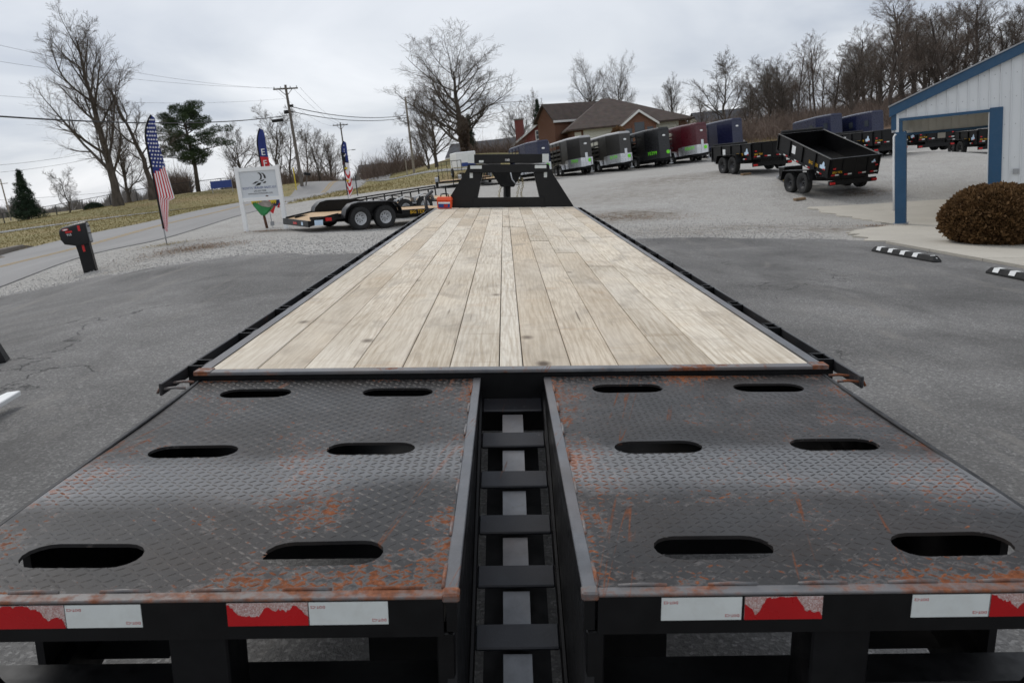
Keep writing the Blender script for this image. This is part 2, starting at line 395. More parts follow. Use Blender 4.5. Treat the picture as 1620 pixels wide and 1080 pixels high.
for nm, d, wd in (('grass', gd, 1.2), ('litter', ld, 3.)):
    a = gm.attributes.new(nm, 'FLOAT', 'POINT'); a.data.foreach_set('value', np.clip(.5+d/(2*wd), 0, 1).astype(np.float32).ravel())
# patches of dirt / dead grass on the gravel
dirt = np.zeros(GX.shape)
for px, d, r, s in ((300, 21.5, 1.2, .9), (330, 22, .9, .8), (215, 20.5, .8, .5), (420, 26, .7, .6), (440, 25.5, .6, .6), (985, 27, 1.7, 1.), (1010, 28.5, 1.5, 1.), (955, 25.5, 1.3, .7), (1060, 38, 3, .6), (1345, 27, 1.2, .5), (1200, 21.5, 2.2, .6), (1310, 20.8, 1.6, .7), (1080, 20.5, 1.8, .5), (330, 24, 1, .5), (1360, 31, 1, .9), (985, 34, 3, .35), (180, 19, .8, .4)):
    p = gp(px, d); dirt = np.maximum(dirt, s*np.exp(-(((GX-p.x)/r)**2+((GY-p.y)/(r*.8))**2)))
a = gm.attributes.new('dirt', 'FLOAT', 'POINT'); a.data.foreach_set('value', dirt.astype(np.float32).ravel())
m, t, b = newmat('ground_gravel_grass'); g = G(t)
v = g.coord('Object')
big = g.noise(v, .25, 4); mid = g.noise(v, 1.3, 5, .6); fine = g.noise(v, 22, 4, .7)
st = g.voro(v, 38, out='Color'); stg = g.n('ShaderNodeSeparateColor'); g.l(st, stg.inputs[0])
stone = g.ramp(stg.outputs[0], [(0., (.18, .172, .162)), (.5, (.39, .38, .36)), (1., (.68, .665, .64))])
grav = g.mix(.45, stone, g.ramp(mid, [(.25, (.235, .224, .208)), (.75, (.43, .42, .396))]))
grav = g.mix(g.ramp(big, [(.35, .0), (.7, .5)]), grav, (.33, .312, .283))
at_d = g.n('ShaderNodeAttribute', attribute_name='dirt'); 
dm = g.math('MULTIPLY', at_d.outputs['Fac'], g.ramp(g.noise(g.coord('Object', (1, 2, 1)), 2.6, 6, .7), [(.38, 0), (.62, 1.3)]))
dcol = g.ramp(fine, [(.3, (.06, .048, .036)), (.7, (.2, .155, .105))])
grav = g.mix(dm, grav, dcol)
gn = g.noise(v, .12, 5, .6); gn2 = g.noise(v, 1.1, 5, .65)
grs = g.ramp(gn, [(.33, (.27, .21, .12)), (.5, (.225, .205, .1)), (.68, (.175, .18, .085))])
grs = g.mix(g.ramp(gn2, [(.35, 0), (.75, .8)]), grs, (.36, .28, .14))
grs = g.mix(g.ramp(fine, [(.3, .3), (.6, 0)]), grs, (.11, .1, .045))
lit = g.ramp(g.noise(v, 2.2, 6, .7), [(.3, (.07, .048, .035)), (.5, (.14, .095, .068)), (.75, (.22, .155, .105))])
def thr(name, sc, k):
    a = g.n('ShaderNodeAttribute', attribute_name=name)
    return g.ramp(g.math('ADD', a.outputs['Fac'], g.math('MULTIPLY', g.math('SUBTRACT', g.noise(v, sc, 5, .7), .5), k)), [(.44, 0), (.56, 1)])
col = g.mix(thr('grass', 1.6, 1.0), grav, grs); col = g.mix(thr('litter', .6, .9), col, lit)
g.l(col, b.inputs['Base Color']); b.inputs['Roughness'].default_value = .95; b.inputs['Specular IOR Level'].default_value = .15
hb = g.math('ADD', g.math('MULTIPLY', stg.outputs[0], .6), fine)
g.l(g.bump(hb, .8, .014), b.inputs['Normal'])
ground = link('ground', gm, m, smooth=True); tag(ground, 'light grey gravel yard and dormant winter grass', kind='structure')

def sheet(name, rows, mat, off=.02, skirt=.06):
    """rows: list of lists of (x,y); drape"""
    A = np.array(rows, float); R_, C_ = A.shape[:2]; Z = gz(A[..., 0], A[..., 1])+off
    V = np.concatenate([A, Z[..., None]], 2).reshape(-1, 3); ix = np.arange(R_*C_).reshape(R_, C_)
    Fq = np.stack([ix[:-1, :-1], ix[:-1, 1:], ix[1:, 1:], ix[1:, :-1]], -1).reshape(-1, 4)
    ring = np.concatenate([ix[0, :], ix[1:, -1], ix[-1, -2::-1], ix[-2:0:-1, 0]]); n0 = len(V)
    low = V[ring].copy(); low[:, 2] -= skirt; V = np.concatenate([V, low]); k = np.arange(len(ring)); k2 = (k+1) % len(ring)
    Fq = np.concatenate([Fq, np.stack([ring[k], n0+k, n0+k2, ring[k2]], -1)])
    me = npmesh(name, V, Fq); o = link(name, me, mat, smooth='auto'); tag(o, kind='structure'); return o

# asphalt apron of the yard, rough edge
EDGE = [(-30, 12), (-13, 17.0), (-11.4, 17.6), (-9.6, 17.8), (-7.2, 17.6), (-5.2, 17.4), (-3.1, 16.3), (-1, 16.2), (1, 17.2), (3, 18.6), (5, 18.6), (7, 17.9), (7.9, 17.2), (9.5, 17), (40, 17)]
ex = np.array([p[0] for p in EDGE]); ey = np.array([p[1] for p in EDGE])
ax = np.concatenate([np.linspace(-30, -12.5, 24)[:-1], np.arange(-12.5, 9.6, .14), np.linspace(10, 40, 24)])
rs = np.random.RandomState(3)
jit = np.convolve(rs.randn(len(ax)+8), np.ones(4)/4, 'same')[4:-4]*.22+np.convolve(rs.randn(len(ax)+40), np.ones(20)/20, 'same')[20:-20]*.35
ye = np.interp(ax, ex, ey)+jit
ye = np.where(ax < -12.2, np.interp(ax, ex, ey), ye)
tt = np.concatenate([np.linspace(0, .5, 22)[:-1], np.linspace(.5, 1, 36)])
rows = [[(x, -14+(y+14)*k) for x, y in zip(ax, ye)] for k in tt]
m, t, b = newmat('asphalt'); g = G(t); v = g.coord('Object')
f1 = g.noise(v, 55, 3, .8); st = g.voro(v, 72, out='Color'); sc = g.n('ShaderNodeSeparateColor'); g.l(st, sc.inputs[0])
c0 = g.ramp(sc.outputs[0], [(0, .08), (.5, .118), (.8, .16), (1., .27)])
c1 = g.mix(.4, c0, g.ramp(f1, [(.3, .085), (.7, .155)]))
pat = g.noise(v, .35, 5, .6, .6); c1 = g.mix(1., c1, g.ramp(pat, [(.28, .6), (.5, 1.), (.74, 1.5)]), 'MULTIPLY')
stn = g.noise(g.coord('Object', (1, .5, 1)), .8, 5, .65, .5); c1 = g.mix(g.ramp(stn, [(.52, 0), (.7, .6)]), c1, (.055, .054, .053))
wear = g.noise(g.coord('Object', (2.2, .35, 1)), .9, 6, .7, 1.); c1 = g.mix(g.ramp(wear, [(.54, 0), (.72, .55)]), c1, (.2, .192, .18))
ck = g.n('ShaderNodeTexVoronoi'); ck.feature = 'DISTANCE_TO_EDGE'; ck.inputs['Scale'].default_value = .22
vv = g.n('ShaderNodeVectorMath', operation='ADD'); g.l(v, vv.inputs[0]); nn = g.n('ShaderNodeTexNoise'); nn.inputs['Scale'].default_value = 1.6; nn.inputs['Detail'].default_value = 6; g.l(v, nn.inputs['Vector'])
sv = g.n('ShaderNodeVectorMath', operation='SCALE'); sv.inputs['Scale'].default_value = 1.5; g.l(nn.outputs['Color'], sv.inputs[0]); g.l(sv.outputs[0], vv.inputs[1]); g.l(vv.outputs[0], ck.inputs['Vector'])
crk = g.ramp(ck.outputs['Distance'], [(.0015, 1), (.004, 0)]); crm = g.math('MULTIPLY', crk, g.ramp(g.noise(v, .3, 2), [(.5, 0), (.56, .8)]))
c1 = g.mix(crm, c1, (.02, .02, .02))
c1 = g.mix(1, c1, (1.25, 1.22, 1.18), 'MULTIPLY')
g.l(c1, b.inputs['Base Color']); b.inputs['Roughness'].default_value = .85; b.inputs['Specular IOR Level'].default_value = .35
hh = g.math('SUBTRACT', g.math('ADD', g.math('MULTIPLY', sc.outputs[0], .7), f1), g.math('MULTIPLY', crm, 2.))
g.l(g.bump(hh, .8, .012), b.inputs['Normal']); MT['asphalt'] = m
asph = sheet('asphalt_lot', rows, m, .02); tag(asph, 'dark grey asphalt lot under the gooseneck trailer')

# road
m, t, b = newmat('road_asphalt'); g = G(t); v = g.coord('Object')
at_u = g.n('ShaderNodeAttribute', attribute_name='across')
base = g.mix(.5, g.ramp(g.noise(v, 40, 3, .8), [(.3, .2), (.7, .3)]), g.ramp(g.noise(g.coord('Object', (1, .15, 1)), .9, 4), [(.3, .22), (.7, .3)]))
g.l(g.mix(1, base, (1.02, 1, .98), 'MULTIPLY'), b.inputs['Base Color']); b.inputs['Roughness'].default_value = .85; b.inputs['Specular IOR Level'].default_value = .3
MT['road'] = m
RY = np.concatenate([np.arange(-20, 90, 1.2), np.arange(90, 230, 3.)])
rows = [[(float(road_cx(np.array(y)))+o, y) for y in RY] for o in np.linspace(-3.15, 3.15, 9)]
road = sheet('road', rows, m, .03, .08); tag(road, 'two lane country road running past the yard')
def linemat(name, c, keep):
    m, t, b = newmat(name); g = G(t); v = g.coord('Object')
    f = g.ramp(g.noise(v, 9, 5, .7), [(keep, 0), (keep+.2, 1)]); g.l(g.mix(f, (.17, .165, .155), c), b.inputs['Base Color']); b.inputs['Roughness'].default_value = .8; return m
for off, nm in ((-.13, 'centre_line'), (.13, 'centre_line')):
    sheet(nm, [[(float(road_cx(np.array(y)))+off+q, y) for y in RY] for q in (-.055, .055)], linemat('worn_yellow_line', (.36, .23, .06), .3), .035, .002).parent = road
# path / drive across the road
m, t, b = newmat('path_asphalt'); g = G(t); v = g.coord('Object')
g.l(g.ramp(g.noise(v, 3, 5), [(.3, .2), (.7, .28)]), b.inputs['Base Color']); b.inputs['Roughness'].default_value = .9
pth = [gp(-60, 50), gp(0, 52), gp(100, 56), gp(200, 61), gp(290, 64), gp(350, 66), gp(410, 66), gp(440, 60)]
pts = np.array([[p.x, p.y] for p in pth]); k = np.linspace(0, len(pts)-1, 60); pp = np.stack([np.interp(k, range(len(pts)), pts[:, i]) for i in (0, 1)], 1)
tg = np.gradient(pp, axis=0); nn_ = np.stack([-tg[:, 1], tg[:, 0]], 1)/np.linalg.norm(tg, axis=1)[:, None]
path = sheet('path', [pp+nn_*o for o in np.linspace(-1.2, 1.2, 4)], m, .04, .05); tag(path, 'narrow asphalt path across the grass beyond the road')
pth = [gp(560, 84), gp(620, 78), gp(680, 76), gp(725, 74), gp(760, 73)]
pts = np.array([[p.x, p.y] for p in pth]); k = np.linspace(0, len(pts)-1, 40); pp = np.stack([np.interp(k, range(len(pts)), pts[:, i]) for i in (0, 1)], 1)
tg = np.gradient(pp, axis=0); nn_ = np.stack([-tg[:, 1], tg[:, 0]], 1)/np.linalg.norm(tg, axis=1)[:, None]
path2 = sheet('path', [pp+nn_*o for o in np.linspace(-.6, .6, 3)], m, .04, .05); tag(path2, 'thin worn track over the grassy bank')

# concrete apron and sidewalk beside the blue-trimmed building
m, t, b = newmat('concrete'); g = G(t); v = g.coord('Object', rnd=3)
c = g.mix(.5, g.ramp(g.noise(v, .5, 5, .65), [(.3, (.36, .33, .28)), (.7, (.52, .48, .41))]), g.ramp(g.noise(v, 30, 4, .8), [(.3, (.36, .34, .29)), (.7, (.52, .49, .43))]))
c = g.mix(g.ramp(g.noise(v, 1.7, 6, .75), [(.55, 0), (.78, .45)]), c, (.22, .19, .15))
g.l(c, b.inputs['Base Color']); b.inputs['Roughness'].default_value = .85; g.l(g.bump(g.noise(v, 60, 3), .3, .004), b.inputs['Normal']); MT['concrete'] = m
def quad_sheet(name, q, off, n=14, jitter=0., mat=m):
    q = [np.array(p, float) for p in q]
    rows = [[(q[0]*(1-u)+q[1]*u)*(1-w_)+(q[3]*(1-u)+q[2]*u)*w_ for u in np.linspace(0, 1, n)] for w_ in np.linspace(0, 1, n)]
    return sheet(name, rows, mat, off, .08)
apron_edge = [gpy(*p)[:2] for p in ((1278, 329), (1312, 338), (1352, 346), (1392, 353), (1418, 357), (1380, 362), (1338, 369), (1352, 375), (1385, 382))]
E = np.array(apron_edge); kk = np.linspace(0, len(E)-1, 90); E2 = np.stack([np.interp(kk, range(len(E)), E[:, i]) for i in (0, 1)], 1)
E2 += np.convolve(rs.randn(98), np.ones(3)/3, 'same')[4:-4, None]*np.array([.18, .1])
_b0 = gpy(1530, 310); _b1 = gpy(1690, 305)
far = np.stack([np.linspace(_b1[0], 24, 90), np.linspace(_b1[1], 14.5, 90)], 1)
slab = sheet('concrete_apron', [E2*(1-u)+far*u for u in np.linspace(0, 1, 24)], m, .035, .08); tag(slab, 'pale concrete apron under the carport')
s0 = onlot(1400, 386.5)[:2]; s1 = onlot(1620, 427)[:2]; dv = (s1-s0)/np.linalg.norm(s1-s0); nv = np.array([-dv[1], dv[0]])
if nv[0] < 0: nv = -nv
walk = None
for i in range(7):
    a0 = s0+dv*(i*1.55+.01); a1 = s0+dv*((i+1)*1.55-.01)
    for j in range(3):
        q = [a0+nv*(j*1.7+.01), a1+nv*(j*1.7+.01), a1+nv*((j+1)*1.7-.01), a0+nv*((j+1)*1.7-.01)]
        o = quad_sheet('paving_slab', q, .07, 5)
        if walk is None: walk = o; o.name = 'sidewalk'; tag(o, 'tan concrete sidewalk of jointed slabs by the building')
        else: o.parent = walk; del o['kind']

# loose stones along the gravel (too many to count)
def stones(name, n, region, smin, smax, mat, label, zoff=.012):
    rs = np.random.RandomState(11); P = []
    while len(P) < n:
        q = region(rs, n); P = q if len(P) == 0 else np.concatenate([P, q])
    P = P[:n]; z = gz(P[:, 0], P[:, 1])+zoff; s = rs.uniform(smin, smax, n)
    base = np.array([(1, 0, 0), (-.5, .87, 0), (-.5, -.87, 0), (.2, .1, .8), (0, -.1, -.6)]); fb = np.array([(0, 1, 3), (1, 2, 3), (2, 0, 3), (1, 0, 4), (2, 1, 4), (0, 2, 4)])
    a = rs.uniform(0, 6.28, n); ca, sa = np.cos(a), np.sin(a); jv = base[None]*rs.uniform(.6, 1.3, (n, 5, 3))
    x = (jv[..., 0]*ca[:, None]-jv[..., 1]*sa[:, None])*s[:, None]; y = (jv[..., 0]*sa[:, None]+jv[..., 1]*ca[:, None])*s[:, None]; zz_ = jv[..., 2]*s[:, None]
    V = np.stack([x+P[:, 0:1], y+P[:, 1:2], zz_+z[:, None]], -1).reshape(-1, 3); Fq = (fb[None]+(np.arange(n)*5)[:, None, None]).reshape(-1, 3)
    o = link(name, npmesh(name, V, Fq), mat); return tag(o, label, 'gravel', kind='stuff')
m, t, b = newmat('gravel_stone'); g = G(t); v = g.coord('Object')
vc = g.n('ShaderNodeSeparateColor'); g.l(g.voro(v, 14, out='Color'), vc.inputs[0])
g.l(g.ramp(vc.outputs[0], [(0, (.22, .215, .21)), (1, (.56, .55, .54))]), b.inputs['Base Color']); b.inputs['Roughness'].default_value = .9
def reg(rs, n):
    x = rs.uniform(-12.4, 10, n); y = np.interp(x, ex, ey)+np.where(rs.rand(n) < .25, rs.randn(n)*.45, np.abs(rs.randn(n))*4)-.1
    k = (y < 40) & (np.interp(x, ex, ey)+9 > y) & ((x < 7.5) | (y > 21))
    return np.stack([x, y], 1)[k]
stones('loose_gravel', 16000, reg, .007, .018, m, 'loose pale gravel stones along the asphalt edge')

# ================================================================ GOOSENECK FLATBED TRAILER (foreground)
def tpl(px, py, axis, val):
    d = ray(px, py); o = _C-TO; A = (TC, TF, TN)[axis]; t = (val-o@A)/(d@A); q = o+d*t
    return float(q@TC), float(q@TF), float(q@TN)
T = thing('gooseneck_trailer', 'long black gooseneck flatbed trailer with pale wooden deck and rusty tread plate ramps', 'trailer', mat=TMAT)
# weathered oak
m, t, b = newmat('weathered_oak'); g = G(t)
oi = g.n('ShaderNodeObjectInfo')
v = g.coord('Object', (1, 1, 1), rnd=37.); vg = g.coord('Object', (1, .045, 1), rnd=37.)
wob = g.noise(g.coord('Object', (1, .35, 1), rnd=37.), 2.2, 3, .5)
gr = g.noise(vg, 90, 4, .6, .25)
ringv = g.n('ShaderNodeTexWave', wave_type='BANDS', bands_direction='X'); ringv.inputs['Scale'].default_value = 9.; ringv.inputs['Distortion'].default_value = 14; ringv.inputs['Detail'].default_value = 3
ringv.inputs['Detail Scale'].default_value = .9; g.l(g.coord('Object', (1, .12, 1), rnd=37.), ringv.inputs['Vector'])
tone = g.ramp(oi.outputs['Random'], [(0, (.6, .515, .4)), (.2, (.78, .715, .6)), (.4, (.64, .54, .41)), (.6, (.82, .765, .66)), (.8, (.66, .595, .49)), (1, (.82, .77, .67))])
c = g.mix(g.ramp(gr, [(.3, .7), (.58, 0)]), tone, (.38, .295, .2))
c = g.mix(g.ramp(ringv.outputs['Fac'], [(.06, .36), (.36, 0)]), c, (.38, .3, .21))
c = g.mix(g.ramp(wob, [(.42, 0), (.75, .55)]), c, (.72, .67, .58))
st = g.noise(g.coord('Object', (1, .5, 1), rnd=11.), 3.2, 5, .65, .8); c = g.mix(g.ramp(st, [(.53, 0), (.72, .62)]), c, (.31, .27, .225))
hz = g.noise(g.coord('Object', (.5, 14, 1), rnd=5.), 1.4, 4, .7); c = g.mix(g.ramp(hz, [(.6, 0), (.7, .45)]), c, (.32, .235, .15))
ora = g.noise(g.coord('Object', (1, 3, 1), rnd=9.), 1.3, 5, .7); c = g.mix(g.ramp(ora, [(.6, 0), (.76, .45)]), c, (.52, .31, .15))
kn = g.voro(g.coord('Object', (1, .6, 1), rnd=23.), 1.9); c = g.mix(g.ramp(kn, [(.025, .95), (.075, 0)]), c, (.07, .045, .03))
ckv = g.noise(g.coord('Object', (1, .02, 1), rnd=51.), 42, 2, .5); c = g.mix(g.ramp(ckv, [(.255, .75), (.29, 0)]), c, (.13, .1, .075))
big_ = g.noise(g.coord('Object', (1, .3, 1), rnd=77.), 1.6, 4, .6, 1.2); c = g.mix(1., c, g.ramp(big_, [(.3, (.8, .78, .75)), (.5, 1.), (.7, (1.08, 1.07, 1.05))]), 'MULTIPLY')
c = g.mix(g.ramp(g.noise(v, 420, 2, .7), [(.3, .25), (.7, 0)]), c, (.33, .28, .22))
g.l(c, b.inputs['Base Color']); b.inputs['Roughness'].default_value = .8; b.inputs['Specular IOR Level'].default_value = .3
g.l(g.bump(g.math('ADD', gr, g.math('MULTIPLY', g.ramp(ckv, [(.25, 0), (.3, 1)]), .8)), .45, .0025), b.inputs['Normal'])
MT['oak'] = m
XB = [-1.223, -1.037, -.843, -.643, -.446, -.254, -.051, .046, .243, .437, .637, .831, 1.02, 1.216]
JT = [[4.1, 6.4, 9.4], [5.5, 7.25], [4.55, 9.0], [3.4, 7.5, 9.9], [5.4, 9.3], [3.45, 7.2], [3.6, 5.45, 7.3, 9.5], [3.5, 7.2], [5.35, 9.6], [4.2, 8.2], [3.2, 7.0], [7.2, 9.7], [5.7, 8.9]]
DECKF = 11.72
rs_ = random.Random(5)
for i in range(13):
    ys = [0.0]+JT[i]+[DECKF]
    for k in range(len(ys)-1):
        x0, x1 = XB[i]+.0016, XB[i+1]-.0016-(.0012 if i in (5, 6, 7) else 0); y0, y1 = ys[k]+.002, ys[k+1]-.003-(.05 if (i == 4 and k == 0) else .002+.016*rs_.random())
        cx_, cy_ = (x0+x1)/2, (y0+y1)/2; zt = rs_.uniform(-.003, .003); sk = rs_.uniform(-.0018, .0018)
        hx, hy = (x1-x0)/2, (y1-y0)/2; P = [(-hx, -hy), (hx, -hy), (hx+sk, hy), (-hx+sk, hy)]; ch = .003
        q = MB(); vs_ = [(x, y, -.042) for x, y in P]+[(x, y, -ch) for x, y in P]+[(x-math.copysign(ch, x), y-math.copysign(ch, y), 0) for x, y in P]
        q.add(vs_, [(0, 1, 5, 4), (1, 2, 6, 5), (2, 3, 7, 6), (3, 0, 4, 7), (4, 5, 9, 8), (5, 6, 10, 9), (6, 7, 11, 10), (7, 4, 8, 11), (8, 9, 10, 11)])
        o = q.build('plank', 'oak', T); o.location = (cx_, cy_, zt)
# worn steel with rust
def steel(name, base, rust_lo, rust_hi, rough=.42, band=False, fine=38., edge=False, spec=.5):
    m, t, b = newmat(name); g = G(t); v = g.coord('Object')
    reg = g.noise(v, 2.1, 3, .6, .4); fn = g.noise(v, fine, 4, .65); f2 = g.noise(v, 9, 4, .7)
    mask = g.math('ADD', g.math('MULTIPLY', reg, .56), g.math('ADD', g.math('MULTIPLY', fn, .5), g.math('MULTIPLY', f2, .2)))
    if edge:
        s0 = g.n('ShaderNodeSeparateXYZ'); g.l(v, s0.inputs[0]); ax_ = g.math('ABSOLUTE', s0.outputs[0])
        e1 = g.ramp(ax_, [(.16, .09), (.3, 0)]); e2 = g.ramp(g.math('MULTIPLY', s0.outputs[1], -.5), [(.02, .09), (.06, 0), (.78, 0), (.845, .1)])
        mask = g.math('ADD', g.math('SUBTRACT', mask, .012), g.math('MAXIMUM', e1, e2))
    rm = g.ramp(mask, [(rust_lo, 0), (rust_hi, 1)])
    halo = g.ramp(mask, [(rust_lo-.06, 0), (rust_lo, .5), (rust_hi, 0)])
    c = g.ramp(g.noise(v, 6, 6, .7), [(.3, tuple(k*.7 for k in base)), (.7, tuple(k*1.35 for k in base))])
    c = g.mix(g.ramp(g.noise(v, 1.7, 4, .65, .5), [(.42, 0), (.7, .7)]), c, (base[0]*1.25, base[1]*.98, base[2]*.8))
    c = g.mix(halo, c, (.15, .14, .135))
    rc = g.ramp(g.noise(v, 55, 4, .7), [(.3, (.085, .03, .013)), (.55, (.2, .064, .024)), (.8, (.33, .16, .085))])
    # streaks running across the plate
    sv_ = g.n('ShaderNodeVectorRotate', rotation_type='Z_AXIS'); sv_.inputs['Angle'].default_value = .22; g.l(v, sv_.inputs['Vector'])
    mp = g.n('ShaderNodeMapping'); mp.inputs['Scale'].default_value = (3.6, .12, 1); g.l(sv_.outputs[0], mp.inputs[0])
    s1 = g.noise(mp.outputs[0], 3.1, 3, .55, .3)
    sk = g.math('MULTIPLY', g.ramp(s1, [(.625, 0), (.64, 1), (.655, 0)]), g.ramp(f2, [(.42, 0), (.56, .85)]))
    tot = g.math('MAXIMUM', rm, sk); c = g.mix(tot, c, rc)
    g.l(c, b.inputs['Base Color'])
    r = g.mix(tot, g.ramp(g.noise(v, 3.5, 4), [(.3, rough-.06), (.7, rough+.1)]), .85); 
    if band:
        sp = g.n('ShaderNodeSeparateXYZ'); g.l(v, sp.inputs[0])
        yy = g.math('ADD', g.math('ADD', sp.outputs[1], g.math('MULTIPLY', g.math('SUBTRACT', g.noise(v, .9, 2), .5), .5)), g.math('MULTIPLY', g.math('ABSOLUTE', sp.outputs[0]), .12))
        bm_ = g.ramp(g.math('ADD', g.math('MULTIPLY', yy, .5), 1.), [(.4, 0), (.47, 1), (.56, .85), (.62, 0)])
        r = g.mix(g.math('MULTIPLY', bm_, g.math('SUBTRACT', 1., tot)), r, .26)
        b.inputs['Coat Roughness'].default_value = .28; g.l(g.math('MULTIPLY', bm_, .75), b.inputs['Coat Weight']); b.inputs['Coat IOR'].default_value = 1.75
    b.inputs['Specular IOR Level'].default_value = spec; g.l(r, b.inputs['Roughness']); g.l(g.math('MULTIPLY', g.math('SUBTRACT', 1., tot), .25 if spec > .4 else .1), b.inputs['Metallic'])
    g.l(g.bump(g.math('ADD', g.noise(v, 130, 3), g.math('MULTIPLY', tot, .6)), .25, .0015), b.inputs['Normal'])
    return m
MT['plate'] = steel('tread_plate_worn_black', (.026, .025, .0252), .735, .775, rough=.36, band=True, edge=True, spec=.2)
MT['lug'] = steel('tread_lug_worn_black', (.029, .0277, .0277), .67, .715, rough=.46, fine=30, edge=True, spec=.24)
MT['steelgrey'] = steel('worn_grey_bar', (.13, .135, .145), .68, .76, .4, fine=24)
MT['steelrust'] = steel('rusty_bar', (.12, .12, .125), .58, .7, .45, fine=22)
MT['steelclean'] = steel('worn_blue_grey_bar', (.1, .105, .115), .8, .87, .38, fine=24)
MT['steeldark'] = steel('worn_black_bar', (.03, .031, .034), .8, .88, .4)
MT['ladder'] = steel('ladder_blue_black', (.02, .022, .028), .82, .9, .4)
MT['ladderstrip'] = steel('centre_strip', (.17, .18, .195), .8, .88, .4)
# side rails, rub rails, stake pockets
for s in (-1, 1):
    xi = 1.216 if s > 0 else 1.223
    q = MB(); q.box(s*xi+s*.001, s*(xi+.042), -.02, DECKF, -.012, .004); q.build('rail_top', 'steelclean', T)
    q = MB(); q.box(s*(xi+.012), s*(xi+.045), -.02, DECKF+.05, -.17, -.0125); q.build('side_rail', 'frame', T)
    q = MB(); q.box(s*1.338, s*1.35, -.2, DECKF-.1, -.05, -.002); q.build('rub_rail', 'steeldark', T, bevel=.003)
    base = MB(); base.box(-.033, .033, -.055, -.045, -.12, 0); base.box(-.033, .033, .045, .055, -.12, 0); base.box(-.033, -.026, -.045, .045, -.12, -.002); base.box(.026, .033, -.045, .045, -.12, -.002)
    me = None; y = .12
    while y < 11.5:
        if me is None: o = base.build('stake_pocket', 'frame', T); me = o.data
        else: o = link('stake_pocket', me, None, T)
        o.location = (s*1.304, y, .002); y += .66
    for yy in (-.08, -.17):
        q = MB(); q.tube([(s*1.262, yy+.005, -.03), (s*1.30, yy, -.026), (s*1.358, yy-.01, -.03), (s*1.364, yy-.012, -.045)], .0055, 7); q.build('chain_hook', 'steelrust', T, smooth=True)
# rear header of the deck
q = MB(); q.box(-1.272, 1.266, -.052, -.0005, -.012, .003); q.build('rear_header_flange', 'steelgrey', T, bevel=.003)
q = MB(); q.box(-1.25, 1.245, -.034, -.022, -.26, -.0125); q.build('rear_header', 'frame', T)
for s in (-1, 1): q = MB(); q.box(s*1.205, s*1.27, -.053, .012, -.01, .0055); q.build('header_end_plate', 'steelrust', T)
# crossmembers and main beams below
for s in (-1, 1):
    q = MB(); q.box(s*.52-.07, s*.52+.07, -.1, 12.2, -.215, -.2); q.box(s*.52-.008, s*.52+.008, -.1, 12.2, -.52, -.216); q.box(s*.52-.07, s*.52+.07, -.1, 12.2, -.535, -.5205); q.build('main_beam', 'frame', T)
y = .25
cm = MB(); cm.box(-1.22, 1.22, -.02, .02, -.13, -.048); me = None
while y < 11.6:
    if me is None: o = cm.build('crossmember', 'frame', T); me = o.data
    else: o = link('crossmember', me, None, T)
    o.location = (0, y, 0); y += .41
def tyre_rim(parent, c, R, W, rim_mat='rim_silver', side=1, n=28, spokes=True, meshes=None):
    """tyre (with rim as its sub-part); axle along local X, outer face towards side"""
    if meshes is None:
        t_ = MB(); h = W/2
        t_.lathe([(R*.56, -h*.8), (R*.72, -h), (R*.9, -h*.98), (R*.985, -h*.78), (R, -h*.4), (R, h*.4), (R*.985, h*.78), (R*.9, h*.98), (R*.72, h), (R*.56, h*.8), (R*.54, 0)], (0, 0, 0), n=n, closed=True)
        r_ = MB(); e = h*.72
        r_.lathe([(.002, e*.45), (R*.1, e*.5), (R*.15, e*.42), (R*.2, e*.15), (R*.36, e*.18), (R*.43, e*.5), (R*.5, e*1.0), (R*.575, e*1.08), (R*.575, -e*.9), (R*.002, -e*.9)], (0, 0, 0), n=n)
        r_.cyl((e*.45, 0, 0), (e*1.05, 0, 0), R*.085, R*.075, 12)
        o1 = t_.build('tyre', 'rubber', parent, smooth='auto'); o2 = r_.build('rim', rim_mat, o1, smooth='auto')
        if spokes:
            k = MB()
            for j in range(8):
                a = 2*math.pi*j/8; k.cyl((e*.16, R*.3*math.cos(a), R*.3*math.sin(a)), (e*.215, R*.3*math.cos(a), R*.3*math.sin(a)), R*.055, n=8)
            k.build('vent_hole', 'dark', o1)['kind'] = 'stuff'
            k = MB()
            for j in range(6):
                a = 2*math.pi*(j+.5)/6; k.cyl((e*.3, R*.17*math.cos(a), R*.17*math.sin(a)), (e*.52, R*.17*math.cos(a), R*.17*math.sin(a)), R*.022, n=6)
            k.build('lug_nut', 'galv', o1)['kind'] = 'stuff'
    else:
        src = meshes; o1 = link('tyre', src.data, None, parent)
        for ch in src.children:
            c_ = link(ch.name.split('.')[0], ch.data, None, o1)
            if 'kind' in ch: c_['kind'] = ch['kind']
    o1.location = c; o1.rotation_euler = (0, 0, 0 if side > 0 else math.pi); return o1
w0 = None
for y in (3.6, 4.55):
    for s in (-1, 1):
        for off in (.74, 1.02):
            w0 = tyre_rim(T, (s*off, y, LOTZ+.37), .37, .22, 'rim_dark', s, meshes=w0) or w0
    q = MB(); q.cyl((-.9, y, LOTZ+.37), (.9, y, LOTZ+.37), .06); q.build('axle', 'frame', T)

